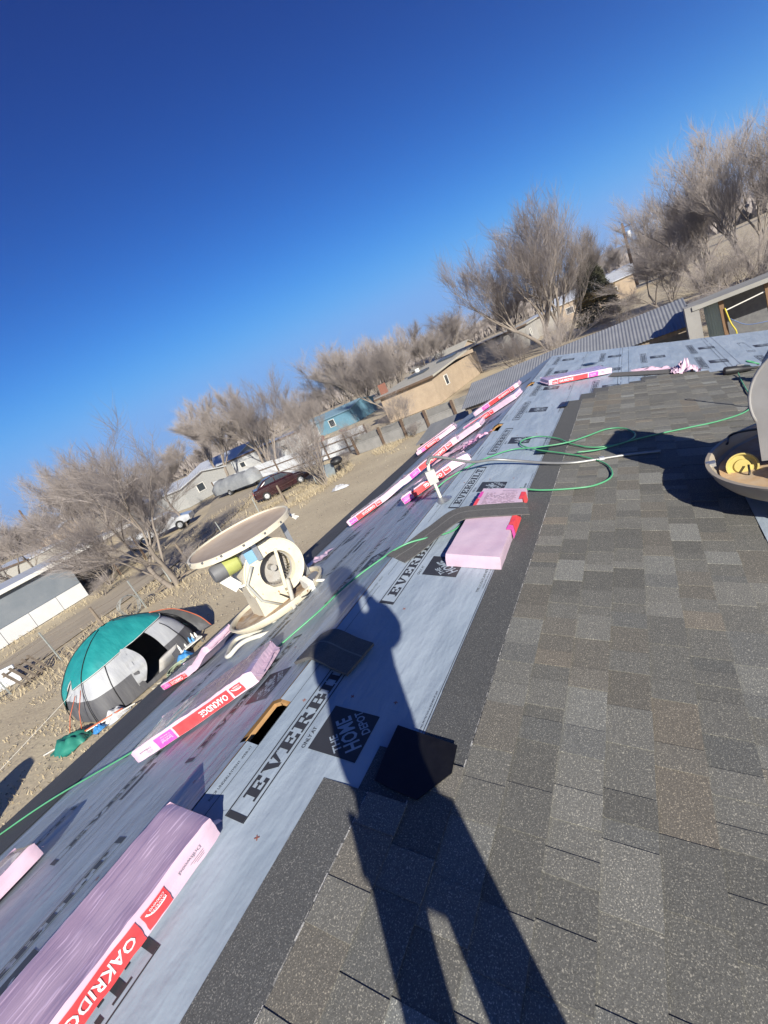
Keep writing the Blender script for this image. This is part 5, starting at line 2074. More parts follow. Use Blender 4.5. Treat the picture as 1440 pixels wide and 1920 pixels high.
tb, ro = flat_house('stucco_building', 'low tan stucco building with pale sloping roof and two dark skylights, behind the grey fence', -21.0, -15.2, 40.4, 56, 2.55, M_stuc, M_roofp, over=.45, slope=.75,
                    wins=(('E', 3, 1.1, 1.0, 1.0),))
for (x, y) in ((-.9, -1.4), (1.2, 2.6)):
    mb = MB()
    zz_ = 2.55 + .18 + .75 * (y + 7.8 + .45) / 16.5
    mb.hexa([(x - 1.0, y - .9, zz_), (x + 1.0, y - .9, zz_), (x + 1.0, y + .9, zz_ + .08), (x - 1.0, y + .9, zz_ + .08),
             (x - 1.0, y - .9, zz_ + .16), (x + 1.0, y - .9, zz_ + .16), (x + 1.0, y + .9, zz_ + .24), (x - 1.0, y + .9, zz_ + .24)])
    mb.build('skylight', mat('skylight_dark', (.06, .075, .10), rough=.25), ro)
mb = MB()
mb.lathe([(.001, .45), (.28, .45), (.28, 0)], 14, Matrix.Translation((-2.0, 1.0, 2.55 + .6)))
mb.build('roof_vent', M_white, ro, smooth=35)
mb = MB()
mb.box((-2.9, -6.4, 3.3), (.6, .6, 1.0))
mb.build('chimney', mat('red_brick', (.28, .12, .08), (.22, .10, .07), scale=12, rough=.9), ro)
flat_house('stucco_house', 'grey stucco house with one small window beyond the pale metal fence', -18.5, -11.0, 66, 74, 2.7, M_stucg, M_roofp, wins=(('S', 3.2, 1.0, .9, .9), ('E', 2.4, 1.0, 1.0, 1.0)))
flat_house('stucco_house', 'long tan house half hidden by the tall bare tree', -9.5, 2.0, 84, 93, 2.8, M_stuc, M_whm, pitched=1.2, wins=(('S', 1.6, 1.0, 1.2, 1.0), ('S', 4.6, 1.0, 1.2, 1.0), ('S', 8.0, .9, 1.2, 1.1)))
bh, bro = flat_house('blue_house', 'light blue house with white trim seen through the branches', -47.0, -35.0, 56.0, 63.5, 2.15, mat('blue_siding', (.13, .27, .36), (.11, .23, .31), scale=2, rough=.8), mat('blue_grey_roof', (.20, .33, .42), rough=.8), over=.2,
                     pitched=.7, wins=(('S', 1.6, .7, 1.0, 1.1), ('S', 7.6, .7, 1.1, 1.1)))
mb = MB()
mb.box((-1.2, -3.79, 1.0), (.9, .06, 2.0))
dr_ = mb.build('door', M_white, bh)
mb = MB()
mb.box((-.95, -3.84, 1.0), (.06, .05, .1))
mb.build('handle', M_dgrey, dr_)
pl2 = thing('debris_pile', 'heap of reddish boards and junk in front of the light blue house', 'debris pile', loc=(-31, 43, 0))
for i in range(9):
    mb = MB()
    a = random.uniform(0, 3)
    c = Vector((random.uniform(-3, 3), random.uniform(-1, 1), .25 + .08 * i))
    mb.beam(c - Vector((math.cos(a), math.sin(a), .1)) * 1.2, c + Vector((math.cos(a), math.sin(a), .14)) * 1.2, .4, .1)
    mb.build('board', random.choice([M_pw, mat('red_board', (.3, .14, .11), rough=.9), M_stuc]), pl2)

# mobile home with white skirting at the left edge, carport beyond
mh = thing('mobile_home', 'long mobile home with grey wall, white skirting and white roof edge at the left', 'mobile home', loc=(-32.0, 6.0, 0))
mb = MB()
mb.hexa([(2.5, -9, .92), (2.5, 6.2, .92), (2.38, 6.2, .92), (2.38, -9, .92), (2.5, -9, 2.62), (2.5, 6.2, 2.62), (2.38, 6.2, 2.62), (2.38, -9, 2.62)])
mb.build('wall', mat('blue_grey_siding', (.155, .18, .205), (.205, .225, .245), scale=.9, rough=.7, detail=8), mh)
mb = MB()
mb.hexa([(-2.2, 6.1, .0), (2.38, 6.1, .0), (2.38, 6.2, .0), (-2.2, 6.2, .0), (-2.2, 6.1, 2.6), (2.38, 6.1, 2.6), (2.38, 6.2, 2.6), (-2.2, 6.2, 2.6)])
mb.build('wall', MATS['blue_grey_siding'], mh)
for i in range(10):
    mb = MB()
    y = -9 + i * 1.52
    mb.hexa([(2.56, y + .01, .0), (2.56, y + 1.50, .0), (2.51, y + 1.50, .0), (2.51, y + .01, .0), (2.56, y + .01, .90), (2.56, y + 1.50, .90), (2.51, y + 1.50, .90), (2.51, y + .01, .90)])
    mb.build('skirting_panel', mat('white_skirting', (.56, .56, .56), (.62, .62, .61), scale=1, rough=.6), mh)
mb = MB()
mb.hexa([(-2.6, -9.3, 2.66), (2.85, -9.3, 2.66), (2.85, 10.6, 2.52), (-2.6, 10.6, 2.52), (-2.6, -9.3, 2.86), (2.85, -9.3, 2.80), (2.85, 10.6, 2.66), (-2.6, 10.6, 2.72)])
rf = mb.build('roof', mat('white_metal_roof', (.52, .55, .58), (.60, .62, .64), scale=1.5, rough=.4, metal=.2), mh)
mb = MB()
mb.box((2.87, .6, 2.62), (.03, 19.6, .22))
mb.build('gutter', M_white, rf)
for y in (8.4, 10.4):
    for x in (-2.3, 2.6):
        mb = MB()
        mb.beam((x, y, 0), (x, y, 2.54), .12, .12)
        mb.build('carport_post', M_brown, mh)
mb = MB()
mb.box((-2.4, 8.4, 1.2), (.1, 4.2, 2.4))
mb.build('carport_back_wall', M_dgrey, mh)
mb = MB()
mb.box((2.72, 9.3, 2.18), (.05, 2.6, .55))
mb.build('canvas_screen', mat('tan_canvas_screen', (.40, .34, .24), (.35, .29, .2), scale=3, rough=.95), mh)


# ---------------------------------------------------------------- vehicles
def wheel(par, x, y, r, w_=.2, m_rim=None):
    T = Matrix.Translation((x, y, r)) @ Matrix.Rotation(PI / 2, 4, 'X')
    mb = MB()
    mb.lathe([(r * .58, -w_ / 2), (r * .9, -w_ / 2), (r, -w_ * .3), (r, w_ * .3), (r * .9, w_ / 2), (r * .58, w_ / 2)], 22, T)
    wo = mb.build('wheel', mat('tyre_rubber', (.02, .02, .02), rough=.85), par, smooth=35)
    mb = MB()
    mb.lathe([(.001, -w_ * .35), (r * .2, -w_ * .4), (r * .57, -w_ * .36), (r * .58, -w_ * .48)], 18, T)
    mb.lathe([(.001, w_ * .35), (r * .2, w_ * .4), (r * .57, w_ * .36), (r * .58, w_ * .48)], 18, T)
    mb.build('rim', m_rim or M_galv, wo, smooth=35)


def loft(secs, m, name, par, smooth=35):
    """secs: list of (x, [(y, z), ...]) sections joined into a shell"""
    mb = MB()
    n = len(secs[0][1])
    for x, pr_ in secs:
        for (y, z) in pr_:
            mb.v.append((x, y, z))
    for i in range(len(secs) - 1):
        for j in range(n):
            j2 = (j + 1) % n
            mb.f.append((i * n + j, (i + 1) * n + j, (i + 1) * n + j2, i * n + j2))
            mb.c.append(None)
    mb.f += [tuple(range(n)), tuple((len(secs) - 1) * n + j for j in range(n))[::-1]]
    mb.c += [None, None]
    return mb.build(name, m, par, smooth=smooth)


def body_sec(wd, z0, z1, r=.08):
    return [(-wd, z0), (-wd - .02, (z0 + z1) / 2), (-wd, z1 - r), (-wd + r, z1), (wd - r, z1), (wd, z1 - r), (wd + .02, (z0 + z1) / 2), (wd, z0)]


def sedan(label, loc, rz, m):
    t = thing('parked_car', label, 'car', loc=loc, rotz=rz)
    loft([(-2.15, body_sec(.70, .42, .78)), (-2.05, body_sec(.80, .30, .95)), (-1.3, body_sec(.84, .22, 1.0)), (-.4, body_sec(.85, .20, .98)), (.9, body_sec(.85, .20, .95)), (1.6, body_sec(.82, .22, .86)), (2.05, body_sec(.76, .28, .74)), (2.18, body_sec(.66, .40, .62))], m, 'body', t)
    ca = loft([(-1.75, body_sec(.66, .94, .985, .03)), (-1.05, body_sec(.60, .95, 1.38, .06)), (-.3, body_sec(.60, .95, 1.44, .06)), (.35, body_sec(.60, .95, 1.38, .06)), (1.05, body_sec(.66, .93, .965, .03))], m, 'cabin', t)
    for sg in (-1, 1):
        for (a, b_, c, d) in (((-1.20, 1.03), (-.38, 1.03), (-.38, 1.37), (-.98, 1.33)), ((-.30, 1.03), (.72, 1.03), (.32, 1.33), (-.30, 1.38))):
            g_ = MB()
            g_.add([(p_[0], sg * (.665 - .05 * (p_[1] - 1.0) / .4), p_[1]) for p_ in (a, b_, c, d)], [(0, 1, 2, 3)])
            g_.build('side_window', M_glass, ca)
    for (x0, z0, x1, z1) in ((-1.70, 1.0, -1.08, 1.37), (1.0, .99, .38, 1.36)):
        g_ = MB()
        sg = -1 if x0 < 0 else 1
        g_.add([(x0 + sg * .03, -.58, z0), (x0 + sg * .03, .58, z0), (x1 + sg * .03, .52, z1), (x1 + sg * .03, -.52, z1)], [(0, 1, 2, 3)])
        g_.build('windscreen', M_glass, ca)
    for x in (-1.35, 1.35):
        for y in (-.78, .78):
            wheel(t, x, y, .31)
    for y in (-.55, .55):
        g_ = MB()
        g_.box((-2.10, y, .74), (.10, .30, .16))
        g_.build('tail_light', mat('red_lens', (.5, .03, .03), rough=.2), t)
        g_ = MB()
        g_.box((2.10, y, .60), (.10, .28, .13))
        g_.build('headlight', mat('clear_lens', (.6, .6, .6), rough=.15), t)
    g_ = MB()
    g_.box((-2.16, 0, .45), (.06, 1.35, .16))
    g_.build('bumper', m, t)
    return t


sedan('dark maroon car parked nose away beyond the fence, its tail light showing', (-22.4, 24.2, 0), rad(50), mat('maroon_paint', (.034, .009, .011), (.028, .008, .010), scale=3, rough=.25, coat=.8))
# pickup truck under the trees
pk = thing('pickup_truck', 'silver pickup truck parked under the trees on the track', 'truck', loc=(-35.2, 22.2, 0), rotz=rad(38))
M_sil = mat('silver_paint', (.42, .43, .44), (.38, .39, .4), scale=3, rough=.35, coat=.5)
loft([(-2.6, body_sec(.82, .48, 1.06, .04)), (-.4, body_sec(.86, .42, 1.08, .04)), (1.2, body_sec(.86, .42, 1.1)), (2.2, body_sec(.84, .42, 1.02)), (2.6, body_sec(.76, .5, .9))], M_sil, 'body', pk)
cb_ = loft([(-.55, body_sec(.72, 1.06, 1.72)), (.4, body_sec(.72, 1.06, 1.74)), (.8, body_sec(.72, 1.06, 1.68)), (1.45, body_sec(.76, 1.05, 1.12, .03))], M_sil, 'cab', pk)
for sg in (-1, 1):
    g_ = MB()
    g_.add([(-.4, sg * .755, 1.16), (.95, sg * .755, 1.16), (.7, sg * .735, 1.62), (-.4, sg * .735, 1.62)], [(0, 1, 2, 3)])
    g_.build('side_window', M_glass, cb_)
for x in (-1.6, 1.6):
    for y in (-.8, .8):
        wheel(pk, x, y, .38, .24)
for y in (-.7, .7):
    g_ = MB()
    g_.box((-2.62, y, .86), (.05, .16, .3))
    g_.build('tail_light', MATS['red_lens'], pk)
# boat trailer under a grey cover
tl = thing('covered_trailer', 'trailer under a sagging grey cover, left of the maroon car', 'trailer', loc=(-35.0, 31.6, 0), rotz=rad(-4))
mb = MB()
for i in range(13):
    x = -3.2 + 6.4 * i / 12
    hgt = 1.75 + .12 * math.sin(i * 1.9) - (.35 if i in (0, 12) else 0)
    for (y, z) in ((-1.05, .45), (-1.08, 1.1), (-.7, hgt - .12), (0, hgt), (.7, hgt - .12), (1.08, 1.1), (1.05, .45)):
        mb.v.append((x, y + .04 * noise.noise((x, y * 2, 3)), z + .06 * noise.noise((x * 1.5, y * 2, 5))))
for i in range(12):
    for j in range(6):
        mb.f.append((i * 7 + j, (i + 1) * 7 + j, (i + 1) * 7 + j + 1, i * 7 + j + 1))
        mb.c.append(None)
mb.f += [tuple(range(7)), tuple(84 + j for j in range(7))[::-1]]
mb.c += [None, None]
mb.build('cover', mat('grey_cover_cloth', (.20, .21, .22), (.26, .27, .275), scale=2, rough=.8), tl, smooth=True)
mb = MB()
mb.beam((-3.3, 0, .42), (4.3, 0, .42), .12, .1)
mb.build('chassis', M_dgrey, tl)
wheel(tl, -.6, -1.0, .33)
wheel(tl, -.6, 1.0, .33)
ub = thing('utility_box', 'white metal box on legs beside the silver truck', 'utility box', loc=(-36.6, 20.0, 0), rotz=rad(20))
mb = MB()
mb.box((0, 0, .85), (.9, .7, 1.0))
ubb = mb.build('cabinet', M_whm, ub)
mb = MB()
mb.box((0, -.36, .9), (.6, .02, .5))
mb.build('grille', M_dgrey, ubb)
for x in (-.35, .35):
    mb = MB()
    mb.box((x, 0, .17), (.08, .6, .34))
    mb.build('leg', M_dgrey, ub)
# grill and a leaning panel by the fence corner
gr_ = thing('barbecue_grill', 'black kettle barbecue on legs in front of the white metal fence', 'grill', loc=(-16.4, 23.6, 0))
mb = MB()
mb.lathe([(.001, .62), (.30, .66), (.42, .82), (.42, .88), (.34, 1.05), (.12, 1.14), (.001, 1.15)], 20)
mb.build('kettle', M_black, gr_, smooth=True)
for a in (0, 2.1, 4.2):
    mb = MB()
    mb.tube([(.28 * math.cos(a), .28 * math.sin(a), .7), (.42 * math.cos(a), .42 * math.sin(a), 0)], .022, 6)
    mb.build('leg', M_black, gr_)
mb = MB()
mb.box((.0, -.2, .95), (.12, .5, .03))
mb.build('side_shelf', M_dgrey, gr_)
mb = MB()
mb.add([(-17.9, 23.55, 0), (-16.75, 23.3, 0), (-16.85, 23.75, .82), (-18.0, 24.0, .82), (-17.9, 23.6, 0), (-16.75, 23.35, 0), (-16.85, 23.8, .82), (-18.0, 24.05, .82)],
       [(0, 1, 2, 3), (7, 6, 5, 4), (0, 4, 5, 1), (1, 5, 6, 2), (2, 6, 7, 3), (3, 7, 4, 0)])
tag(mb.build('leaning_panel', mat('pale_blue_grey_panel', (.26, .31, .32), (.3, .34, .35), scale=2, rough=.6)), 'pale blue-grey panel leaning in the grass below the black grill', 'panel')

# ---------------------------------------------------------------- sheds behind the house
M_corr = mat('old_corrugated_roof', (.27, .28, .29), (.34, .345, .35), scale=1.4, rough=.55, metal=.35, detail=7)
sd = thing('shed', 'long low shed with corrugated metal roof behind the far gable', 'shed', loc=(0, 0, 0))
# roof rises to the right in the picture and falls towards the house
mb = MB()
X0, X1, Ya, Yb = -5.2, 3.02, 18.2, 20.6
k = 600
for i in range(k + 1):
    x = X0 + (X1 - X0) * i / k
    z = .009 * math.sin(x / .055 * PI)
    sag = .07 * noise.noise((x * .5, 0, 2))
    mb.v += [(x, Ya + .12 * noise.noise((x * .6, 0, 0)), 1.98 + z + sag + .06 * (x + 5) / 8), (x, Yb, 2.62 + z + sag * .5 + .07 * (x + 5) / 8)]
for i in range(k):
    mb.f.append((2 * i, 2 * i + 2, 2 * i + 3, 2 * i + 1))
    mb.c.append(None)
mb.build('roof', M_corr, sd, smooth=True)
mb = MB()
mb.box(((X0 + X1) / 2, Yb + .05, 1.3), (X1 - X0, .1, 2.5))
mb.build('back_wall', M_dgrey, sd)
for x in (-5.0, -2.4, .6, 2.8):
    mb = MB()
    mb.beam((x, Ya + .25, 0), (x + .05, Ya + .25, 1.96), .12, .12)
    mb.build('post', M_pw, sd)
mb = MB()
mb.beam((-5.1, Ya + .25, 1.90), (2.9, Ya + .2, 1.92), .10, .14)
mb.build('eave_beam', M_pw, sd)
mb = MB()
mb.beam((-.4, Ya - .3, 1.62), (1.9, Ya - .1, 1.66), .16, .05)
mb.build('loose_board', M_pw, sd)
# pieces of sheet roof on a second lean-to, further left
lt = thing('lean_to', 'collapsed lean-to of grey roof sheets left of the far gable', 'shed', loc=(0, 0, 0))
for (p_, nm) in (([(-8.2, 19.0, 1.0), (-4.6, 17.6, 1.35), (-4.3, 19.4, 1.7), (-7.8, 20.6, 1.45)], 'roof_sheet'), ([(-6.4, 17.0, .7), (-4.2, 16.4, 1.05), (-4.0, 17.5, 1.3), (-6.1, 18.2, 1.0)], 'roof_sheet')):
    mb = MB()
    q = [Vector(x) for x in p_]
    mb.hexa(q + [x + Vector((0, 0, .05)) for x in q])
    mb.build(nm, mat('dull_roof_sheet', (.20, .205, .205), (.25, .25, .245), scale=1.5, rough=.8), lt)
for (x, y, h) in ((-8.0, 19.2, 1.05), (-4.6, 17.8, 1.35), (-6.2, 17.1, .75), (-4.5, 19.3, 1.68)):
    mb = MB()
    mb.beam((x, y, 0), (x, y, h), .12, .12)
    mb.build('post', M_brown, lt)
# open shed at the right edge
os_ = thing('open_shed', 'open-fronted shed with dark inside, flat roof and timber posts at the right edge', 'shed', loc=(0, 0, 0))
mb = MB()
mb.hexa([(2.95, 17.2, 2.52), (8.5, 17.0, 2.60), (8.5, 18.9, 2.52), (2.95, 19.1, 2.46), (2.95, 17.2, 2.64), (8.5, 17.0, 2.72), (8.5, 18.9, 2.64), (2.95, 19.1, 2.58)])
mb.build('roof', mat('pale_flat_roof', (.32, .31, .28), (.26, .25, .225), scale=1.2, rough=.9, detail=7), os_)
mb = MB()
mb.hexa([(3.7, 18.8, 0), (8.4, 18.6, 0), (8.4, 18.7, 0), (3.7, 18.9, 0), (3.7, 18.8, 2.46), (8.4, 18.6, 2.52), (8.4, 18.7, 2.52), (3.7, 18.9, 2.46)])
mb.build('back_wall', M_dgrey, os_)
corrugated(os_, 'sheet_wall', (3.28, 18.0), (3.62, 17.6), 2.5, mat('green_grey_sheet', (.30, .37, .35), (.35, .41, .39), scale=2, rough=.5, metal=.2), pitch=.09, amp=.014)
for (x, h) in ((3.66, 2.5), (4.72, 2.54), (6.2, 2.55)):
    mb = MB()
    mb.beam((x, 17.5, 0), (x, 17.5, h), .11, .11)
    mb.build('post', mat('orange_brown_timber', (.20, .12, .065), (.16, .095, .05), scale=4, rough=.9), os_)
mb = MB()
mb.beam((3.7, 17.55, 2.16), (4.7, 17.5, 2.30), .03, .03)
mb.build('rail', M_white, os_)
mb = MB()
mb.beam((2.86, 17.5, 0), (2.94, 17.5, 2.66), .52, .35)
tag(mb.build('concrete_pillar', mat('rough_concrete', (.25, .24, .225), (.30, .29, .27), scale=2, rough=.95, bump=.01, bscale=20)), 'rough concrete pillar between the corrugated shed and the open shed', 'pillar')
mb = MB()
mb.tube(catmull([(3.72, 17.42, 2.25), (3.78, 17.35, 1.8), (3.86, 17.3, 1.5), (3.80, 17.3, 1.2)], 6), .02, 6)
tag(mb.build('yellow_strap', mat('yellow_strap', (.55, .45, .04), rough=.6), smooth=True), 'yellow strap hanging on the timber post of the open shed', 'strap')
mb = MB()
mb.tube(catmull([(3.75, 17.4, 1.95), (4.1, 17.3, 1.62), (4.5, 17.25, 1.52), (4.75, 17.3, 1.5)], 6), .012, 5)
tag(mb.build('blue_rope', mat('blue_rope', (.12, .18, .35), rough=.8), smooth=True), 'thin blue rope strung across the front of the open shed', 'rope')

# far buildings and utility pole on the right
flat_house('long_white_building', 'long white-roofed building behind the utility pole', -12, 2, 120, 130, 3.0, M_stucg, mat('bright_metal_roof', (.62, .64, .66), rough=.4, metal=.2), over=.3, slope=.9)
flat_house('red_barn', 'dark red-brown outbuilding with white roof at the right edge under the big tree', 9.5, 17, 33, 40, 2.5, mat('red_brown_siding', (.13, .055, .04), (.10, .045, .035), scale=3, rough=.9), M_whm, over=.3, slope=.3, cat='outbuilding')
flat_house('far_house', 'small pale-roofed house at the far left below the tree line', -150, -138, 56, 66, 2.8, M_stuc, M_whm, pitched=1.6)
flat_house('far_house', 'pale house behind the leaning bare tree, left of centre', -62, -50, 46, 54, 2.6, M_stucg, M_whm, pitched=1.2, wins=(('S', 2, 1, 1.2, 1), ('S', 6.5, 1, 1.2, 1)))
flat_house('far_house', 'low white house with brown wall beyond the silver truck', -58, -46, 33, 40, 2.4, mat('pale_siding', (.40, .40, .385), rough=.8), M_whm, pitched=.8, wins=(('S', 2, 1, 1.2, 1), ('E', 2, 1, 1.2, 1)))
flat_house('far_house', 'pale house behind the brick chimney of the stucco building', -34, -24, 78, 86, 2.8, M_stuc, M_roofp, pitched=1.1, wins=(('S', 2, 1, 1.2, 1),))
flat_house('mobile_home', 'long white mobile home behind the white metal fence, left of the blue house', -50, -36, 45, 48.5, 2.5, mat('white_siding', (.50, .51, .51), (.45, .46, .46), scale=2, rough=.7), M_whm, over=.15, slope=.1, wins=(('S', 1.5, 1, 1.1, .8), ('S', 5.5, 1, 1.1, .8), ('S', 10, 1, 1.1, .8)), cat='mobile home')
flat_house('mobile_home', 'long pale mobile home seen through the branches of the leaning tree', -74, -56, 20, 24, 2.5, mat('cream_siding', (.44, .42, .37), rough=.8), M_whm, over=.15, slope=.1, wins=(('E', 1.4, 1, 1.1, .8), ('S', 4, 1, 1.1, .8), ('S', 9, 1, 1.1, .8)), cat='mobile home')
flat_house('mobile_home', 'low grey mobile home between the stucco building and the tallest tree', -13.5, -9.0, 76, 90, 2.6, M_stucg, M_whm, over=.15, slope=.1, wins=(('S', 1, 1, 1.1, .8), ('E', 3, 1, 1.1, .8)), cat='mobile home')
up_ = thing('utility_pole', 'brown wooden utility pole with a grey transformer, right of the evergreen', 'utility pole', loc=(2.34, 104.8, 0))
mb = MB()
mb.tube([(0, 0, 0), (0, 0, 11)], [.30, .20], 10)
mb.build('pole', mat('brown_pole_wood', (.15, .085, .05), (.11, .065, .04), scale=3, rough=.9), up_, smooth=True)
mb = MB()
mb.lathe([(.001, 0), (.36, 0), (.36, 1.1), (.2, 1.2), (.001, 1.2)], 16, Matrix.Translation((.62, -.1, 8.2)))
mb.build('transformer', M_whm, up_, smooth=35)
mb = MB()
mb.beam((-1.2, 0, 10.2), (1.2, 0, 10.2), .12, .14)
mb.build('crossarm', MATS['brown_pole_wood'], up_)
up2 = thing('utility_pole', 'thin far utility pole rising from the tree line at the left', 'utility pole', loc=(-115, 44, 0))
mb = MB()
mb.tube([(0, 0, 0), (0, 0, 10.5)], [.28, .2], 8)
mb.build('pole', MATS['brown_pole_wood'], up2, smooth=True)
mb = MB()
mb.beam((-1.4, .5, 9.7), (1.4, -.5, 9.7), .12, .14)
mb.build('crossarm', MATS['brown_pole_wood'], up2)
# far rail fence
rf_ = thing('rail_fence', 'pale rail fence far off beyond the mobile home', 'fence', loc=(-62, 22, 0))
for i in range(9):
    mb = MB()
    mb.beam((-6 + 1.5 * i, 3.2 * i, 0), (-6 + 1.5 * i, 3.2 * i, 1.4), .12, .12)
    mb.build('post', M_stuc, rf_)
for z in (.7, 1.3):
    mb = MB()
    mb.beam((-6, 0, z), (6, 25.6, z), .06, .12)
    mb.build('rail', M_stuc, rf_)
# mountains
M_mt = mat('far_mountain_rock', (.13, .12, .115), (.17, .155, .145), scale=.01, rough=.95)
mb = MB()
n = 120
R_ = 2050
for i in range(n + 1):
    az = rad(-60 + 150 * i / n)                 # to the left of +Y
    x, y = -math.sin(az) * R_, math.cos(az) * R_
    h = 20 + 44 * max(0, noise.noise((az * 3.0, 1.7, 0)) + .45) * (1.0 if az < rad(30) else max(.1, 1 - (az - rad(30)) * 1.1)) + 12 * noise.noise((az * 14, 0, 3))
    mb.v += [(x * .86, y * .86, -5), (x * .94, y * .94, h * .5 + 5 * noise.noise((az * 40, 2, 1))), (x, y, h), (x * 1.1, y * 1.1, -5)]
for i in range(n):
    for j in range(3):
        mb.f.append((i * 4 + j, (i + 1) * 4 + j, (i + 1) * 4 + j + 1, i * 4 + j + 1))
        mb.c.append(None)
tag(mb.build('mountains', M_mt, smooth=True), kind='structure')

# ---------------------------------------------------------------- thin haze in the air
mb = MB()
mb.box((0, 0, 48), (5600, 5600, 112))
hz = mb.build('haze', None)
hm = bpy.data.materials.new('air_haze')
hm.use_nodes = True
hm.node_tree.nodes.clear()
ho = hm.node_tree.nodes.new('ShaderNodeOutputMaterial')
hv = hm.node_tree.nodes.new('ShaderNodeVolumePrincipled')
hv.inputs['Color'].default_value = (0.86, 0.90, 0.98, 1)
hv.inputs['Density'].default_value = 0.00026
hv.inputs['Anisotropy'].default_value = 0.2
hm.node_tree.links.new(hv.outputs[0], ho.inputs['Volume'])
hz.data.materials.append(hm)
tag(hz, 'thin pale haze in the dry air over the neighbourhood', kind='stuff')
# ================================================================ bare winter trees
M_bark = mat('grey_bark', (.18, .15, .125), (.28, .24, .20), scale=5, rough=.95, bump=.02, bscale=12, stretch=(3, 3, .5))
M_twig = mat('grey_brown_twigs', (.235, .203, .185), (.325, .287, .264), scale=.8, rough=.95, randv=.12)


def tree_mesh(seed, spread=.55, trunks=1, twigs=8000, lean=(0, 0), up=.5, rounder=0.0):
    """a tree one unit tall: trunk and limbs in one mesh, the crown of fine branches in another"""
    rnd = random.Random(seed)
    T, K = MB(), MB()
    tips = []

    def grow(p, d, L, r, depth, mx):
        segs = 5 if depth < 2 else 4
        pts, rs = [p], [r]
        dd = d.copy()
        for i in range(segs):
            dd = (dd + Vector((rnd.gauss(0, .12), rnd.gauss(0, .12), rnd.gauss(0, .08) + up * .11)) * (1 + .2 * depth)).normalized()
            p = p + dd * L / segs
            pts.append(p)
            rs.append(max(r * (1 - .5 * (i + 1) / segs), .0004))
        (T if depth < 3 else K).tube(pts, rs, 7 if depth < 2 else (5 if depth == 2 else 3), cap=False)
        if depth >= 2:
            tips.append((pts, L, depth))
        if depth >= mx:
            return
        nb = rnd.choice((3, 4, 4)) if depth else rnd.choice((3, 4, 5))
        for k in range(nb):
            t = rnd.uniform(.30, 1.0) if k else 1.0
            i = min(int(t * segs), segs - 1)
            q = pts[i].lerp(pts[i + 1], t * segs - i)
            a = rnd.uniform(0, 2 * PI)
            sp = spread * rnd.uniform(.5, 1.2) * (.3 if k == 0 else 1)
            nd = (dd + Vector((math.cos(a), math.sin(a), rnd.uniform(-.2, .35))) * sp).normalized()
            nd.z += up * .18
            nd.normalize()
            grow(q, nd, L * rnd.uniform(.60, .86), rs[i] * rnd.uniform(.45, .66), depth + 1, mx)
    for k in range(trunks):
        a = 2 * PI * k / max(1, trunks) + rnd.uniform(-.4, .4)
        d = Vector((lean[0] + (.35 * math.cos(a) if trunks > 1 else 0), lean[1] + (.35 * math.sin(a) if trunks > 1 else 0), 1)).normalized()
        grow(Vector((.015 * math.cos(a) * (trunks > 1), .015 * math.sin(a) * (trunks > 1), -.01)), d, rnd.uniform(.24, .32), .0135 / (1 + .22 * (trunks - 1)) + .003, 0, 4)
    n = max(1, twigs // max(1, len(tips)))
    for pts, L, dp in tips:
        for k in range(n):
            i = rnd.randrange(1 if dp < 4 else 0, len(pts) - 1)
            q = pts[i].lerp(pts[i + 1], rnd.random())
            base = (pts[-1] - pts[0]).normalized()
            a = rnd.uniform(0, 2 * PI)
            d = (base * rnd.uniform(.6, 1.3) + Vector((math.cos(a), math.sin(a), rnd.uniform(-.15, .8))) * rnd.uniform(.25, .6)).normalized()
            l = rnd.uniform(.035, .10)
            r = .00046 * rnd.uniform(.7, 1.5)
            m1 = q + d * l * .5 + Vector((rnd.gauss(0, .02), rnd.gauss(0, .02), rnd.gauss(0, .015))) * (l / .1)
            e = m1 + (d + Vector((0, 0, up * .4))).normalized() * l * .55
            o = len(K.v)
            s1 = d.orthogonal().normalized()
            s2 = d.cross(s1)
            for c in (0, 2.1, 4.2):
                v = s1 * math.cos(c) + s2 * math.sin(c)
                K.v += [tuple(q + v * r), tuple(m1 + v * r * .7)]
            K.v.append(tuple(e))
            for j in range(3):
                a0, a1 = o + 2 * j, o + 2 * ((j + 1) % 3)
                K.f += [(a0, a1, a1 + 1, a0 + 1), (a0 + 1, a1 + 1, o + 6)]
                K.c += [None, None]
    zs = max(v[2] for v in K.v)
    for B in (T, K):
        B.v = [(v[0] / zs, v[1] / zs, v[2] / zs) for v in B.v]
    return T.mesh('trunk', M_bark, smooth=True), K.mesh('crown', M_twig)


KIND = {
    'tall': tree_mesh(11, .46, 1, 9000, up=.60),
    'vase': tree_mesh(23, .52, 3, 9500, up=.55),
    'wide': tree_mesh(37, .75, 2, 9000, up=.25),
    'broom': tree_mesh(41, .36, 4, 10000, up=.75),
    'round': tree_mesh(59, .66, 1, 11000, up=.4),
    'lean': tree_mesh(67, .62, 2, 8500, lean=(-.35, -.15), up=.25),
    'shrub': tree_mesh(71, .80, 5, 6000, up=.35)}


def tree(kind, label, x, y, h, rz, wide=1.0, group='bare trees', cat='tree', name='bare_tree'):
    t = thing(name, label, cat, loc=(x, y, 0), rotz=rad(rz), group=group)
    t.scale = (h * wide, h * wide, h)
    for me, nm in zip(KIND[kind], ('trunk', 'crown')):
        o = bpy.data.objects.new(nm, me)
        COL.objects.link(o)
        o.parent = t
    return t


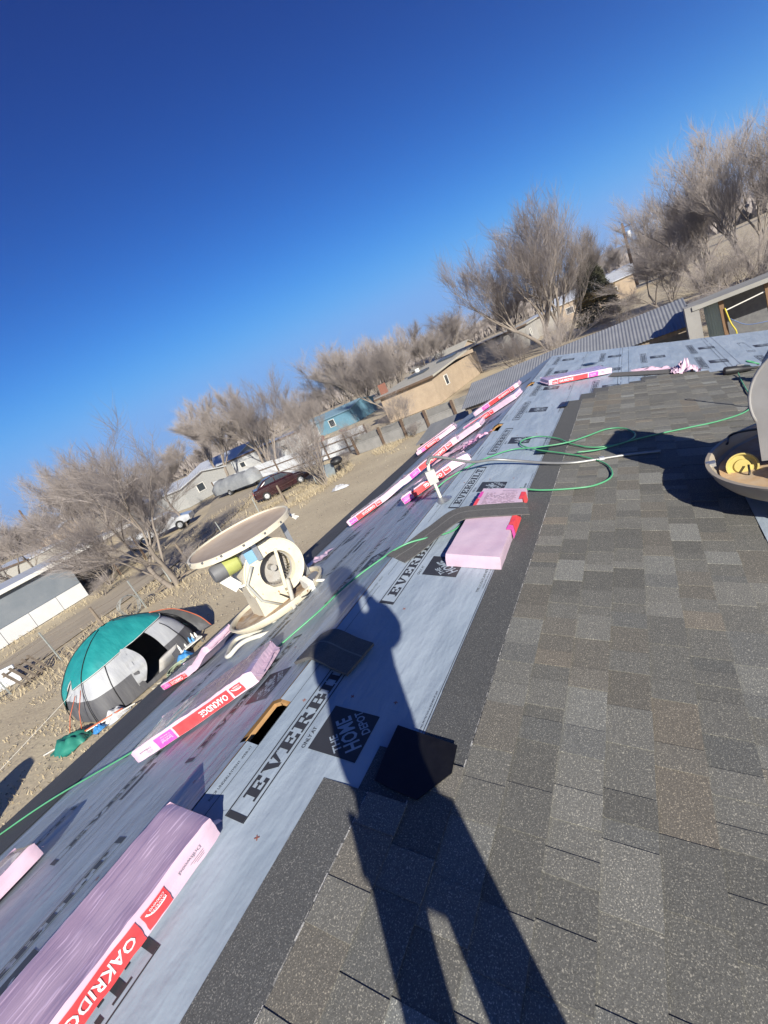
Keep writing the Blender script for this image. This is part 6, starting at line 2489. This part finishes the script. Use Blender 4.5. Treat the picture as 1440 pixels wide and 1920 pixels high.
NEAR = [
    ('lean', 'big multi-trunked bare tree leaning left by the wire fence behind the tent', -18.1, 10.9, 8.2, 40, 1.15),
    ('round', 'round dense brown tree above the silver truck', -33.4, 23.0, 7.2, 10, 1.15),
    ('shrub', 'thin many-stemmed bare tree beside the maroon car', -16.4, 21.6, 5.2, 80, 1.0),
    ('vase', 'bare tree right of the maroon car with several upright stems', -20.6, 27.0, 6.8, 10, .8),
    ('vase', 'tall bare tree above the covered trailer', -34.5, 36.5, 11.0, 30, 1.05),
    ('tall', 'tall bare tree with pale trunk, left of the light blue house', -40.0, 41.0, 12.5, 200, 1.1),
    ('tall', 'tall slanting bare tree behind the low white house', -54, 45, 14.0, 75, 1.0),
    ('broom', 'bare tree crowding over the light blue house', -40.0, 68.0, 13.6, 110, 1.1),
    ('vase', 'bare tree with brownish top behind the light blue house', -41.0, 66, 14.0, 300, 1.2),
    ('broom', 'bare tree between the blue house and the tan stucco building', -27.0, 52.0, 9.8, 15, 1.1),
    ('round', 'bare tree behind the roof of the tan stucco building', -26.5, 66.0, 10.5, 160, 1.1),
    ('shrub', 'thicket of bare stems at the left end of the grey panel fence', -17.6, 28.9, 3.2, 0, 1.3),
    ('shrub', 'bare bush in front of the grey panel fence posts', -14.2, 29.6, 3.8, 130, 1.0),
    ('broom', 'tallest bare tree in the middle distance with a broad upright crown', -6.2, 50.0, 15.2, 20, 1.2),
    ('vase', 'bare tree right beside the tallest one, its stems spreading right', -5.2, 55.0, 13.6, 230, 1.1),
    ('tall', 'slim bare tree in front of the grey stucco house', -11.5, 60.0, 10.5, 300, 1.0),
    ('broom', 'large bare tree filling the upper right corner', 9.0, 44.0, 12.2, 50, 1.05),
    ('vase', 'bare tree left of the large one in the upper right', 6.3, 47.5, 11.0, 170, 1.0),
    ('tall', 'bare tree at the right edge behind the open shed', 10.8, 38.0, 10.5, 280, 1.1),
    ('wide', 'low spreading bare tree above the corrugated shed', 3.4, 40.0, 6.0, 0, 1.2),
    ('shrub', 'tangle of bare brush behind the corrugated shed roof', 6.5, 33.0, 4.6, 60, 1.4),
    ('shrub', 'grey brush between the evergreen and the corrugated shed', -3.6, 36.0, 4.2, 200, 1.2),
    ('shrub', 'bare brush left of the collapsed lean-to', -7.0, 38.5, 4.5, 20, 1.4),
    ('wide', 'small bare tree right of the utility pole', 12.0, 108, 11.0, 40, 1.0),
    ('lean', 'low bare tree with drooping branches in front of the carport', -27.0, 15.5, 4.4, 190, 1.3),
    ('shrub', 'brushy bare shrub hanging over the carport', -28.6, 13.2, 3.4, 0, 1.2),
    ('wide', 'bare tree behind the mobile home roof', -43.0, 15.0, 8.6, 90, 1.1),
    ('vase', 'tall bare tree behind the carport', -46.0, 22.5, 11.5, 15, 1.1),
    ('broom', 'tall bare tree standing left of the silver truck', -58.0, 29.0, 13.0, 120, 1.2),
    ('round', 'tall bare tree over the covered trailer and white fence', -46.0, 40.0, 12.5, 210, 1.1),
    ('broom', 'bare tree right of the light blue house', -29.0, 60.0, 11.5, 75, 1.1),

]
for a in NEAR:
    tree(*a)
for k, (x, y, h, lb) in enumerate(((-18.4, 12.6, 1.3, 'low dry bush at the foot of the big leaning tree'), (-19.6, 3.0, 1.2, 'low dry bush on the fence left of the tent'), (-18.9, 16.6, 1.1, 'low dry bush on the fence below the silver truck'),
                                   (-16.9, 24.9, 1.5, 'low dry bush behind the black grill'), (-22.0, 26.0, 1.6, 'dry bush just beyond the maroon car'), (-26.0, 11.5, 1.4, 'dry bush at the end of the white skirting'),
                                   (4.6, 27.0, 2.6, 'brush right behind the open shed roof'), (8.2, 28.5, 3.0, 'brush behind the open shed at the right edge'), (2.0, 30.0, 2.8, 'brush behind the upper end of the corrugated roof'),
                                   (6.0, 36.5, 3.4, 'brush below the large tree in the upper right'), (.2, 44.0, 3.0, 'brush in front of the evergreen'), (10.0, 31.5, 3.2, 'brush beside the red-brown outbuilding'), (4.4, 52.0, 3.6, 'brush below the utility pole'),
                                   (-12.6, 27.9, 1.1, 'small dry bush at the foot of the grey panel fence'), (-6.4, 27.4, 1.3, 'dry bush at the right end of the grey panel fence'))):
    tree('shrub', lb, x, y, h, k * 47, 1.5, 'dry bushes', 'bush', 'dry_bush')
rnd = random.Random(5)
SIDE = ['far to the left', 'left of the blue house', 'behind the stucco building', 'behind the tallest tree', 'at the right of the horizon']
far_ = []
for i in range(58):
    az = rad(-16 + 96 * (i + rnd.random()) / 58)
    dist = rnd.uniform(75, 190)
    far_.append((az, dist))
far_.sort(key=lambda q: -q[0])
ordn = ['first', 'second', 'third', 'fourth', 'fifth', 'sixth', 'seventh', 'eighth', 'ninth', 'tenth', 'eleventh', 'twelfth', 'thirteenth', 'fourteenth', 'fifteenth', 'sixteenth', 'seventeenth', 'eighteenth', 'nineteenth', 'twentieth']
tens = ['', 'twenty-', 'thirty-', 'forty-', 'fifty-']


def ordinal(n):
    if n <= 20:
        return ordn[n - 1]
    if n % 10 == 0:
        return ['thirtieth', 'fortieth', 'fiftieth'][n // 10 - 3]
    return tens[n // 10 - 1] + ordn[n % 10 - 1]


for i, (az, dist) in enumerate(far_):
    x, y = CAM.x - math.sin(az) * dist, math.cos(az) * dist
    tree(rnd.choice(['vase', 'broom', 'round', 'wide']), 'distant bare tree on the skyline, ' + ordinal(i + 1) + ' from the left', x, y, rnd.uniform(7.5, 12.5), rnd.uniform(0, 360), rnd.uniform(1.0, 1.4), 'distant trees on the skyline')
# hazy far wood along the horizon
mb = MB()
for i in range(5200):
    az = rad(-30 + 125 * rnd.random())
    dist = rnd.uniform(230, 420)
    x, y = -math.sin(az) * dist, math.cos(az) * dist
    h = rnd.uniform(3, 9)
    w_ = rnd.uniform(.5, 1.6)
    for k in range(4):
        a = rnd.uniform(0, PI)
        c, s = math.cos(a) * w_, math.sin(a) * w_
        dx, dy = rnd.uniform(-2.4, 2.4), rnd.uniform(-2.4, 2.4)
        o = len(mb.v)
        mb.v += [(x + dx * .3, y + dy * .3, 0), (x + dx + c, y + dy + s, h * .6), (x + dx * 1.3, y + dy * 1.3, h * rnd.uniform(.8, 1.1)), (x + dx - c, y + dy - s, h * .55)]
        mb.f.append((o, o + 1, o + 2, o + 3))
        mb.c.append(None)
tag(mb.build('far_wood', M_twig), 'hazy brown belt of far trees along the horizon', kind='stuff')

# evergreen with dry golden patch
ev = thing('evergreen_tree', 'dark evergreen with a dry golden patch beside the grey brush', 'tree', loc=(-1.9, 58.0, 0))
mb = MB()
mb.tube([(0, 0, 0), (0, 0, 3), (0, 0, 6.3)], [.22, .15, .03], 8)
mb.build('trunk', M_bark, ev, smooth=True)
for nm, m, cnt, zr, sect in (('foliage', mat('dark_evergreen_needles', (.040, .048, .026), (.065, .062, .035), scale=2, rough=.9), 9000, (.2, 6.5), None),
                             ('dry_foliage', mat('dry_golden_needles', (.36, .25, .07), (.28, .20, .07), scale=2, rough=.9), 1800, (2.2, 3.3), (-2.7, .1))):
    mb = MB()
    for i in range(cnt):
        z = rnd.uniform(*zr)
        R0 = 2.1 * (1 - (z / 6.7) ** 1.6) ** .8 + .1
        a = rnd.uniform(-PI, PI) if not sect else rnd.uniform(*sect)
        R0 *= 1 + .25 * noise.noise((math.cos(a) * 1.4, math.sin(a) * 1.4, z * .8))
        r = R0 * (rnd.random() ** .35) * (1.12 if sect else 1)
        p = Vector((r * math.cos(a), r * math.sin(a), z))
        d = Vector((math.cos(a) + rnd.gauss(0, .5), math.sin(a) + rnd.gauss(0, .5), rnd.uniform(-.2, .9))).normalized()
        s = d.orthogonal().normalized()
        s.rotate(Matrix.Rotation(rnd.uniform(0, 6.28), 3, d))
        l, w_ = rnd.uniform(.18, .42), rnd.uniform(.04, .09)
        o = len(mb.v)
        mb.v += [tuple(p - s * w_), tuple(p + s * w_), tuple(p + d * l)]
        mb.f.append((o, o + 1, o + 2))
        mb.c.append(None)
    mb.build(nm, m, ev)
